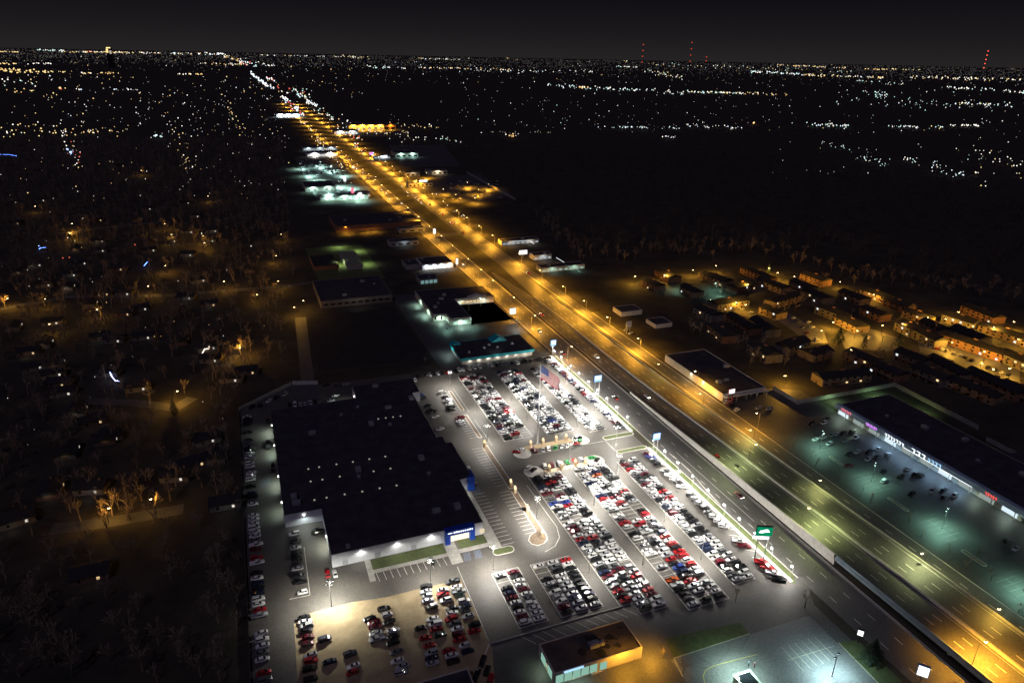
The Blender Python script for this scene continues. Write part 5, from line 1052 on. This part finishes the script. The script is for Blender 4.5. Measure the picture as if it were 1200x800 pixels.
# woods and suburb tree cover as masses
def scatter(name,label,polys,n,meshes,smin,smax,seed,wood=BARKL):
    r=random.Random(seed); vs=[]
    for poly,k in zip(polys,n):
        xs=[p[0] for p in poly]; ys=[p[1] for p in poly]; c=0; tries=0
        while c<k and tries<k*40:
            tries+=1; x=r.uniform(min(xs),max(xs)); y=r.uniform(min(ys),max(ys)); ins=False; j=len(poly)-1
            for i in range(len(poly)):
                if (poly[i][1]>y)!=(poly[j][1]>y) and x<(poly[j][0]-poly[i][0])*(y-poly[i][1])/(poly[j][1]-poly[i][1])+poly[i][0]: ins=not ins
                j=i
            if ins: vs.append((x,y,0)); c+=1
    me=bpy.data.meshes.new(name); me.from_pydata(vs,[],[]); o=link(name,me); o['kind']='stuff'; o['label']=label
    col=bpy.data.collections.new(name+' trees')
    for a,b in meshes:
        bm=bmesh.new(); bm.from_mesh(a); bm.from_mesh(b); m2=bpy.data.meshes.new('whole_tree'); bm.to_mesh(m2); bm.free(); m2.materials.append(wood); q=bpy.data.objects.new('whole_tree',m2); col.objects.link(q)
    ng=bpy.data.node_groups.new(name,'GeometryNodeTree'); ng.interface.new_socket('Geometry',in_out='INPUT',socket_type='NodeSocketGeometry'); ng.interface.new_socket('Geometry',in_out='OUTPUT',socket_type='NodeSocketGeometry')
    i_=ng.nodes.new('NodeGroupInput'); o_=ng.nodes.new('NodeGroupOutput'); ip=ng.nodes.new('GeometryNodeInstanceOnPoints'); ci=ng.nodes.new('GeometryNodeCollectionInfo'); ci.inputs['Collection'].default_value=col; ci.inputs['Separate Children'].default_value=True; ci.inputs['Reset Children'].default_value=True
    rv=ng.nodes.new('FunctionNodeRandomValue'); rv.data_type='FLOAT_VECTOR'; rv.inputs[0].default_value=(0,0,0); rv.inputs[1].default_value=(0,0,6.28)
    rs=ng.nodes.new('FunctionNodeRandomValue'); rs.data_type='FLOAT'; rs.inputs[2].default_value=smin; rs.inputs[3].default_value=smax
    ip.inputs['Pick Instance'].default_value=True
    L=ng.links.new; L(i_.outputs[0],ip.inputs['Points']); L(ci.outputs[0],ip.inputs['Instance']); L(rv.outputs[0],ip.inputs['Rotation']); L(rs.outputs[1],ip.inputs['Scale']); L(ip.outputs[0],o_.inputs[0])
    md=o.modifiers.new('trees','NODES'); md.node_group=ng; return o
GP=lambda *ps:[G(*p) for p in ps]
scatter('dark_woods','black leafless woods beyond the lit apartments',[GP((560,176),(900,185),(1200,232),(1330,330),(1260,352),(1090,322),(960,290),(800,300),(690,300),(640,250),(600,228)),GP((700,298),(960,292),(1100,325),(1200,352),(1200,362),(1090,345),(960,312),(800,310))],[3000,0],TP,1.0,1.5,21,BARK)
scatter('suburb_trees','dark leafless trees filling the suburb between the houses',[GP((0,165),(330,165),(345,330),(330,420),(270,470),(262,800),(-120,800),(-60,300))],[3000],TP,.85,1.3,33,BARKL)
scatter('verge_trees','dark scrub between the far shops',[GP((610,230),(700,300),(700,310),(660,300))],[40],TP,.8,1.2,35)

# ------------------------------------------------------------ far shops along the road
SHOPW=glow('far white shop glass',(.9,.96,1),.8); SHOPC=glow('far cool shop glass',(.8,.93,1),.5); SHOPA=glow('far amber shop glass',(1,.66,.25),.45); SHOPT=glow('far teal shop glass',(.65,1,.92),.45)
def px_shop(name,label,cat,px,py,w,dp,h,wall,roof,light=None,power=0,wins=0,wm=None):
    x,y=G(px,py); t=flat_building(name,label,cat,x-w/2,x+w/2,y,y+dp,h,wall,roof,1,.2,[('s',-w/2+w*(i+.5)/max(1,wins),w/max(1,wins)*.55,.8,h*.5,{GL_SIGN:SHOPW,GL_WINW:SHOPC,GL_WIN:SHOPA,GL_SHOP:SHOPT}.get(wm,wm)) for i in range(wins)])
    if light:
        for k in range(max(1,int(w/22))): lamp_light('SPOT',(x-w/2+w*(k+.5)/max(1,int(w/22)),y-4,h+1),power,light,None,165,.5,.5)
    return t
px_shop('pale_long_store','pale long building beside the amber truck yard','store',493,218.5,38,16,6,WALLC,ROOFD,SOD,9000,6,GLASS)
px_shop('cream_store','cream store front above the amber truck yard','store',513,204,34,22,6,WALLC,ROOFD,WARM,9000,4,GLASS); px_shop('cream_annex','small pale store left of the cream store','store',484,206,24,16,6,WALLC,ROOFD,WARM,1600,3,GLASS)
px_shop('dark_depot','dark depot with pale wall behind the far shops','depot',477,184,46,45,8,WALLC,ROOFD,MERC,9000,4,GLASS); px_shop('neon_shop','low shop with white neon sign far up the road','shop',448,186,34,26,6,WALLG,ROOFD,COOL,9000,4,GL_WINW)
px_shop('amber_hall','amber-lit hall far right of the arterial','hall',430,152.5,95,50,14,WALLC,ROOFD,SOD,70000,6,GL_WIN); px_shop('brick_hall','brick hall beside the amber-lit hall','hall',446,152,85,50,13,WALLB,ROOFD,SOD2,30000,5,GLASS)
px_shop('teal_dealer_store','dark-roofed store in the teal-lit lot','store',376,224,44,50,7,WALLC,ROOFD,MERC,12000,5,GL_SHOP); px_shop('teal_front_store','pale low store front below the teal-lit lot','store',404,234,66,18,6,WALLC,ROOFD,MERC,16000,8,GL_SHOP); px_shop('white_red_shop','white shop with red band by the amber junction','shop',422,231,30,14,6,WALLW,ROOFD,LED,16000,4,GL_SIGN)
px_shop('upper_white_store','long store with glowing white front above the teal lot','store',378,183,60,30,6.5,WALLW,ROOFD,LED,22000,7,GL_SIGN); px_shop('dim_store_row','dark store row with string of window lights','store row',375,176,70,24,6,WALLG,ROOFD,COOL,9000,8,GL_WINW)
px_shop('grey_store_front','grey low store by the dark frontage bend','store',474,287.5,32,12,5,WALLG,ROOFD,COOL,1100,4,GLASS); px_shop('auto_shop','low dark auto shop with one pale window','shop',483,272,30,12,5,WALLG,ROOFD,None,0,3,GLASS)
px_shop('motel_office','motel office with bright window beside string lights','motel',636,304,20,12,5,WALLC,ROOFD,COOL,1500,4,GL_WINW); px_shop('motel_row','long motel row with string lights along roof','motel',660,317,46,12,4.5,WALLC,ROOFD,MERC,1600,8,GL_SHOP); px_shop('motel_wing','motel wing with lights under its eaves','motel',610,286,44,12,4.5,WALLC,ROOFD,LED,1200,8,GL_WINW)
px_shop('far_white_store','far store strip blazing white at the kink of the road','store',338,137,70,60,9,WALLW,ROOFD,COOL,120000,6,GL_SIGN); px_shop('far_depot','pale depot among far shops','depot',406,157,60,40,8,WALLC,ROOFD,COOL,24000,5,GL_WINW)
sheet('amber_yard',[GP((470,212),(560,203),(600,228),(560,240),(505,225))],.05,ASPHD); sheet('teal_lot',[GP((345,185),(392,182),(440,228),(372,236))],.05,ASPH); sheet('far_lots',[GP((455,170),(520,170),(540,195),(470,196)),GP((395,140),(470,148),(480,160),(420,160))],.05,ASPHD)
fence('long pale wall at the back of the amber truck yard',[G(547,203),G(604,235)],3.5,CONC,9)
yard=sorted([(487,211),(500,203),(520,222),(535,228),(548,214),(560,222),(572,216),(556,232)])
ylp=street_proto('yard_lamp',8,GL_SOD,DARKM,1.0); ylp['group']='amber lamps over the truck yard'
for i,(px,py) in enumerate(yard):
    x,y=G(px,py,8)
    if i==0: ylp.location=(x,y,0); ylp['label']='amber lamp over the truck yard, the one nearest the arterial'
    else: clone(ylp,(x,y,0),i,f'amber lamp over the truck yard beyond the arterial, {ordw(i+1)} from the road')
    lamp_light('SPOT',(x,y,8),45000,SOD,None,165,.5,.4)
tl=lot_pole_proto(9,2,GL_MERC,GREY); tl['group']='teal lamps over the far lot'
for i,(px,py) in enumerate(sorted(((352,192),(362,200),(375,190),(388,195),(398,212),(412,214),(385,226),(420,228),(372,205),(402,200)))):
    x,y=G(px,py,9)
    if i==0: tl.location=(x,y,0); tl['label']='teal lamp over the far car lot, first in the lot'
    else: clone(tl,(x,y,0),i,f'teal lamp over the far car lot left of the arterial, {ordw(i+1)} from its left')
    lamp_light('SPOT',(x,y,9),80000,(.55,1,.92),None,165,.5,.4)
# far cars of the teal lot and truck yard: a pale mass
vs=[];fs=[];mi=[];cl=[]
def mass_car(x,y,a,col):
    b,gb,_,_,_,d=PRO[R.choice(['suv','sedan'])]; ca,sa=math.cos(a),math.sin(a)
    for src,m in ((b,0),(gb,1)):
        k=len(vs); vs.extend([(x+ca*p-sa*q,y+sa*p+ca*q,z+.06) for p,q,z in src.v]); cl.extend([(*COLS[col],1)]*len(src.v)); fs.extend([tuple(i+k for i in f) for f in src.f]); mi.extend([m]*len(src.f))
for k in range(90):
    px,py=R.uniform(352,410),R.uniform(187,204); x,y=G(px,py); mass_car(round(x/6)*6,round(y/3)*3,0,R.choice(PAL))
for px,py in zz: mass_car(*G(px,py,.7),.2,R.choice(PAL))
for k in range(40):
    px,py=R.uniform(520,590),R.uniform(212,236); mass_car(*G(px,py),R.uniform(0,3),R.choice(PAL))
me=bpy.data.meshes.new('far_lot_cars'); me.from_pydata(vs,[],fs)
for m in (PAINTV,GLASS): me.materials.append(m)
me.polygons.foreach_set('material_index',mi); at=me.color_attributes.new('tint','FLOAT_COLOR','POINT'); at.data.foreach_set('color',[v for c in cl for v in c])
o=link('far_lot_cars',me); o['kind']='stuff'; o['label']='tiny cars in far lots along the arterial'

# ------------------------------------------------------------ city lights out to the horizon
CL=MB(); CC=[glow('far white light',(1,.93,.82),1.9),glow('far amber light',(1,.62,.24),1.7),glow('far teal light',(.66,1,.92),1.6),glow('far blue-white light',(.78,.9,1),1.9),glow('far red light',(1,.16,.1),1.6),glow('far yellow light',(1,.78,.34),1.6),glow('far dim light',(1,.85,.7),.5),glow('far blue light',(.25,.4,1),3)]
def far_light(px,py,c,s=1.0,z=6):
    x,y=G(px,py,0)
    if y<50 or y>90000 : return
    w=math.sqrt(x*x+y*y+CAMH**2)/FPX*s*.56; zz_=min(z,40); CL.add([(x-w,y,zz_),(x+w,y,zz_),(x,y,zz_+w),(x,y,max(.5,zz_-w)),(x,y-w,zz_),(x,y+w,zz_)],[(0,4,2),(4,1,2),(1,5,2),(5,0,2),(4,0,3),(1,4,3),(5,1,3),(0,5,3)],c)
def band(x0,y0,x1,y1,n,cols,s=1.0,j=.6):
    for k in range(n):
        u=R.random(); far_light(x0+(x1-x0)*u+R.uniform(-.5,.5),y0+(y1-y0)*u+R.gauss(0,j),R.choice(cols),s*R.uniform(.6,1.35))
def bandx(x0,y0,x1,y1,n,cols,s=1.0,j=3):
    for k in range(n):
        u=R.random(); far_light(x0+(x1-x0)*u+R.gauss(0,j),y0+(y1-y0)*u+R.gauss(0,1.5),R.choice(cols),s*R.uniform(.5,1.3))
def field_(x0,x1,y0,y1,n,cols,s=.8,skew=1.0):
    for k in range(n):
        px=R.uniform(x0,x1); py=y0+(y1-y0)*R.random()**skew; far_light(px,py,R.choice(cols),s*R.choice([.4,.5,.6,.6,.75,.9,1.2]))
w_,a_,t_,b_,r_,y_,d_,u_=range(8)
band(0,61,22,61.5,16,[y_,a_],1,.25); band(42,58.8,75,60,22,[w_,w_,t_],1.05,.4); band(70,61,190,62.6,64,[w_,y_,w_,a_],.95,.4); band(100,61,108,61,5,[r_,a_],1.2,.3); band(120,61,152,61.5,16,[y_,a_],1.1,.4)
band(0,75.5,20,75.5,10,[y_,a_],.9); band(30,75,62,75,12,[w_],.9,.4); band(0,83.5,62,84.5,46,[a_,y_,a_],1.1,1.2); band(62,85,85,85,8,[y_],.8); band(95,86.5,140,86.5,20,[a_,w_,y_],.85,.8)
band(0,98,70,98,14,[t_,y_,w_],.9,3); band(70,105,77,105,3,[r_,a_],1.6,.4); band(85,106,160,107,12,[w_,b_,d_],.9,1); band(0,104,70,116,16,[a_,y_],.85,3)
band(200,63,265,64,40,[w_,b_,a_,t_],1.05,.6); band(240,62.5,262,63.5,14,[b_,w_],1.3,.4); band(262,66,282,72,24,[w_,y_,a_],1,1); band(235,74.5,285,76,26,[a_,y_,w_],.9,.6); band(280,73,300,76.5,26,[b_,t_,r_,w_],1.2,1.2); band(302,75,322,77.5,12,[w_,b_],1,.8); band(300,65,400,67,28,[w_,y_,b_],.85,.3)
band(214,54,260,54.5,8,[w_,y_],.6,.2); band(208,88,237,88,14,[w_,a_,y_],.9,.4); band(294,87,312,100,34,[b_,w_,b_],1.35,.8); band(312,92,322,96,12,[r_,w_,b_],1.2,1); band(308,100,321,104,14,[w_,r_,b_],1.2,.7); band(325,105,366,112,26,[r_,w_,y_,t_],1.0,2.2); band(328,114,350,128,30,[w_,b_,r_],1.2,1.3); band(345,112,362,116,12,[t_,y_,b_],1.1,1); band(355,121,372,125,18,[w_,b_],1.3,1.2); band(340,126,356,137,24,[b_,w_,r_],1.3,1.5)
band(365,128,420,155,46,[w_,a_,w_,t_],1.0,3.0); band(350,140,405,205,40,[w_,a_,y_],.9,2.5); band(395,150,425,168,26,[w_,r_,b_,a_],1.15,2); band(415,172,440,186,14,[w_,b_,r_],1.2,3); band(410,155,480,160,36,[w_,t_,y_,w_],.85,1.6); band(450,148,530,152,26,[a_,w_,y_,a_],.95,1.6); band(455,163,540,168,26,[t_,w_,d_],.9,2); band(400,196,420,202,8,[w_],1)
band(400,66,435,69,24,[w_,y_],.9,.8); band(490,69,540,70,26,[w_,y_,b_],.85,.5); band(430,79,475,80,20,[w_,t_,b_],.9,.7); band(490,79.5,600,82.5,44,[w_,y_,a_,b_],.9,.6); band(575,66.5,600,69,10,[y_],.8,.4); band(612,64.5,648,67,30,[y_,y_,a_],.95,.3); band(650,68,700,70,16,[w_,y_],.8,.4); band(690,69,740,71.5,22,[w_,t_,a_],.9,.8)
band(560,84,700,84.5,34,[w_,b_,w_],.75,.8); band(722,78.5,750,79.5,20,[w_,t_],.95,.4); band(760,76,1000,84,60,[y_,w_,t_],.9,1.5); band(755,83,800,92,36,[w_,t_,y_],.9,1.5); band(640,100,700,105,36,[w_,t_,b_],.9,1); band(678,103,690,103.5,8,[a_],1.3,.3); band(700,104,760,107,30,[w_,t_,b_],1,1); band(760,107,800,110,20,[w_,t_,b_],.85,1.5)
band(800,108.5,872,110.5,56,[t_,w_,y_],1,.6); band(872,110,922,112.5,22,[y_,w_,a_],.9,.7); band(880,84.5,940,87.5,48,[b_,w_,t_],1.15,.6); band(910,76.5,992,80,46,[y_,a_,w_],1,.4); band(1012,81.2,1040,82,18,[y_,a_],1.2,.3); band(1045,81.5,1080,82.5,14,[y_],1,.3); band(940,88,1035,91.5,66,[b_,w_,y_,a_],1.05,.6); band(1065,91,1200,94.5,70,[w_,y_,w_,a_],1,.8); band(1000,95,1060,100,18,[w_,t_],.8,1.2); band(1110,103,1200,109,40,[w_,w_,t_],.9,1); band(1010,108,1040,114,26,[w_,t_,b_],.8,2)
band(980,118,1200,124,60,[w_,t_,b_],.75,3); band(1115,122,1170,123.5,20,[b_,w_,y_],1,.6); band(945,147,995,150,30,[t_,w_,b_],1,1.2); band(800,149,870,152,28,[b_,w_,w_],.95,1.2); band(882,146,884,147,3,[a_],2,.3); band(1040,149,1076,151.5,26,[b_,w_,t_],.8,.8); band(1112,149,1150,149,22,[w_],.9,.6); band(1090,149,1105,152,8,[t_,y_],1,1)
band(560,157,610,159,10,[d_,w_],.8,.6); band(588,160,606,163,8,[a_,w_],1.2,.8); band(625,157.5,645,158,6,[d_],.9,.3); band(700,151,800,153,26,[b_,w_,t_],.9,.6); band(770,162,792,164,10,[w_,b_],.9,.6); band(732,151,756,151,8,[b_],1,.3)
band(960,172,1000,178,12,[w_,t_],.8,2); band(1000,184,1040,196,22,[w_,t_],.85,2.5); band(1058,188,1074,192,12,[t_,w_],1,1.5); band(1090,195,1130,210,24,[t_,b_,w_],.95,3); band(1135,182,1200,200,24,[w_,y_,w_],.9,7); band(1140,205,1165,220,8,[y_,w_],1,5)
field_(0,330,90,160,190,[w_,w_,a_,y_,d_,d_,w_,b_],.85); field_(0,340,150,245,95,[w_,a_,d_,w_,y_],.8); field_(160,340,100,175,80,[w_,a_,d_,b_],.8); band(0,155,140,160,46,[a_,w_,y_],1.0,4); band(70,160,95,185,22,[w_,a_,r_],.9,6); bandx(205,150,226,202,24,[w_,a_,y_],.85,5); bandx(213,160,222,230,12,[w_,a_,d_],.8,4); bandx(268,120,282,160,22,[a_,y_,d_],.85,3); band(180,162,190,163,10,[b_,t_],1.3,.5); band(78,178,86,184,10,[u_,b_],1.1,1.5)
field_(400,700,70,100,70,[w_,b_,d_],.65); field_(540,1200,95,150,200,[w_,t_,b_,d_,w_],.7); field_(560,800,118,158,60,[w_,d_,d_],.65); field_(900,1200,150,215,60,[w_,t_,y_,d_],.7); field_(440,600,120,150,20,[w_,d_],.7); field_(270,440,62,120,60,[w_,a_,b_],.75); field_(0,300,62,75,30,[w_,d_],.6); field_(0,350,245,420,60,[w_,d_,a_,d_],.6); field_(0,270,420,560,14,[d_,w_],.55)
GLOWD=len(CC); CC.append(glow('warm horizon haze glow',(1,.86,.66),.1)); CC.append(glow('cool horizon haze glow',(.85,.9,1),.08))
for k in range(5200):  # faint emissive specks imitating a hazy glow along the horizon
    px=R.uniform(-20,1220); h_=60+.0201*(px-262); far_light(px,h_+1.6+abs(R.gauss(0,8)),GLOWD+(k%2),R.uniform(.5,1.1))
field_(0,1200,66,100,260,[w_,y_,d_,d_,a_],.6)
for zx,zy,c in ((140,65,u_),(225,108,r_),(248,106,r_),(480,60,r_),(715,20,w_),(890,65,w_),(450,568,r_),(315,268,r_),(205,552,r_)): far_light(zx/3.02,270+zy/3.02,c,1.0,3)
band(470,225,500,245,16,[a_,w_],.8,2); band(505,228,545,262,12,[w_,a_],.8,2)
o=CL.obj('city_lights',CC); o['kind']='stuff'; o['label']='countless tiny lights of the city with painted haze glow at the horizon'
# far boulevards glowing amber (lit road surface in the distance)
# towers on the horizon
def tower(label,px,top,d,red,w):
    v=(px-600,-(top-400),-FPX); wv=[sum(RW[i][k]*v[k] for k in range(3)) for i in range(3)]; s=d/wv[1]; x,y,z=wv[0]*s,d,CAMH+wv[2]*s
    t=thing('radio_mast',label,'radio mast',(x,y,0)); a=MB(); H=z
    for k in range(3): an=k*2.09; a.tube((w*math.cos(an),w*math.sin(an),0),(w*.25*math.cos(an),w*.25*math.sin(an),H),w*.18,w*.12,4)
    for i in range(14):
        zz0=H*i/14; zz1=H*(i+1)/14; ww=w*(1-.75*i/14)
        for k in range(3): a0=k*2.09; a1=(k+1)*2.09; a.tube((ww*math.cos(a0),ww*math.sin(a0),zz0),(ww*math.cos(a1),ww*math.sin(a1),zz1),w*.08,w*.08,3)
    a.obj('lattice',GREY,t)
    for i in range(red):
        f=1-i*.16 if red<5 else 1-i*.13; b=MB(); q=d/FPX*.5; b.box(-q,q,-q,q,H*f-q,H*f+q); b.obj('beacon',glow('mast beacon '+str(red),(1,.1,.05),0.8 if red<5 else 3),t)
tower('slim radio mast with faint red lamps near the middle of horizon',754,52.5,6200,4,2.5); tower('slim radio mast with red lamps right of the middle mast',811,50,6200,4,2.5); tower('short radio mast with two red lamps beside a taller one',828,67,6200,2,2.2); tower('strongly red-lit radio mast near the right end of horizon',1158,60,6400,5,4)
x,y=G(128,61.5); s=9000/y; t=thing('tower_block','lone amber-lit tower block on the horizon at left','tower block',(x*s,9000,0))
a=MB(); a.box(-28,28,-20,20,0,206); a.obj('wall',DARKM,t); a=MB(); a.box(-20,20,-21,-20.1,194,204); a.obj('roof_sign',CC[5],t); a=MB(); a.box(-24,-6,-20.9,-20.1,150,190); a.obj('lit_windows',CC[1],t); a=MB(); a.box(4,24,-20.8,-20.1,140,172); a.obj('lit_windows',CC[6],t)
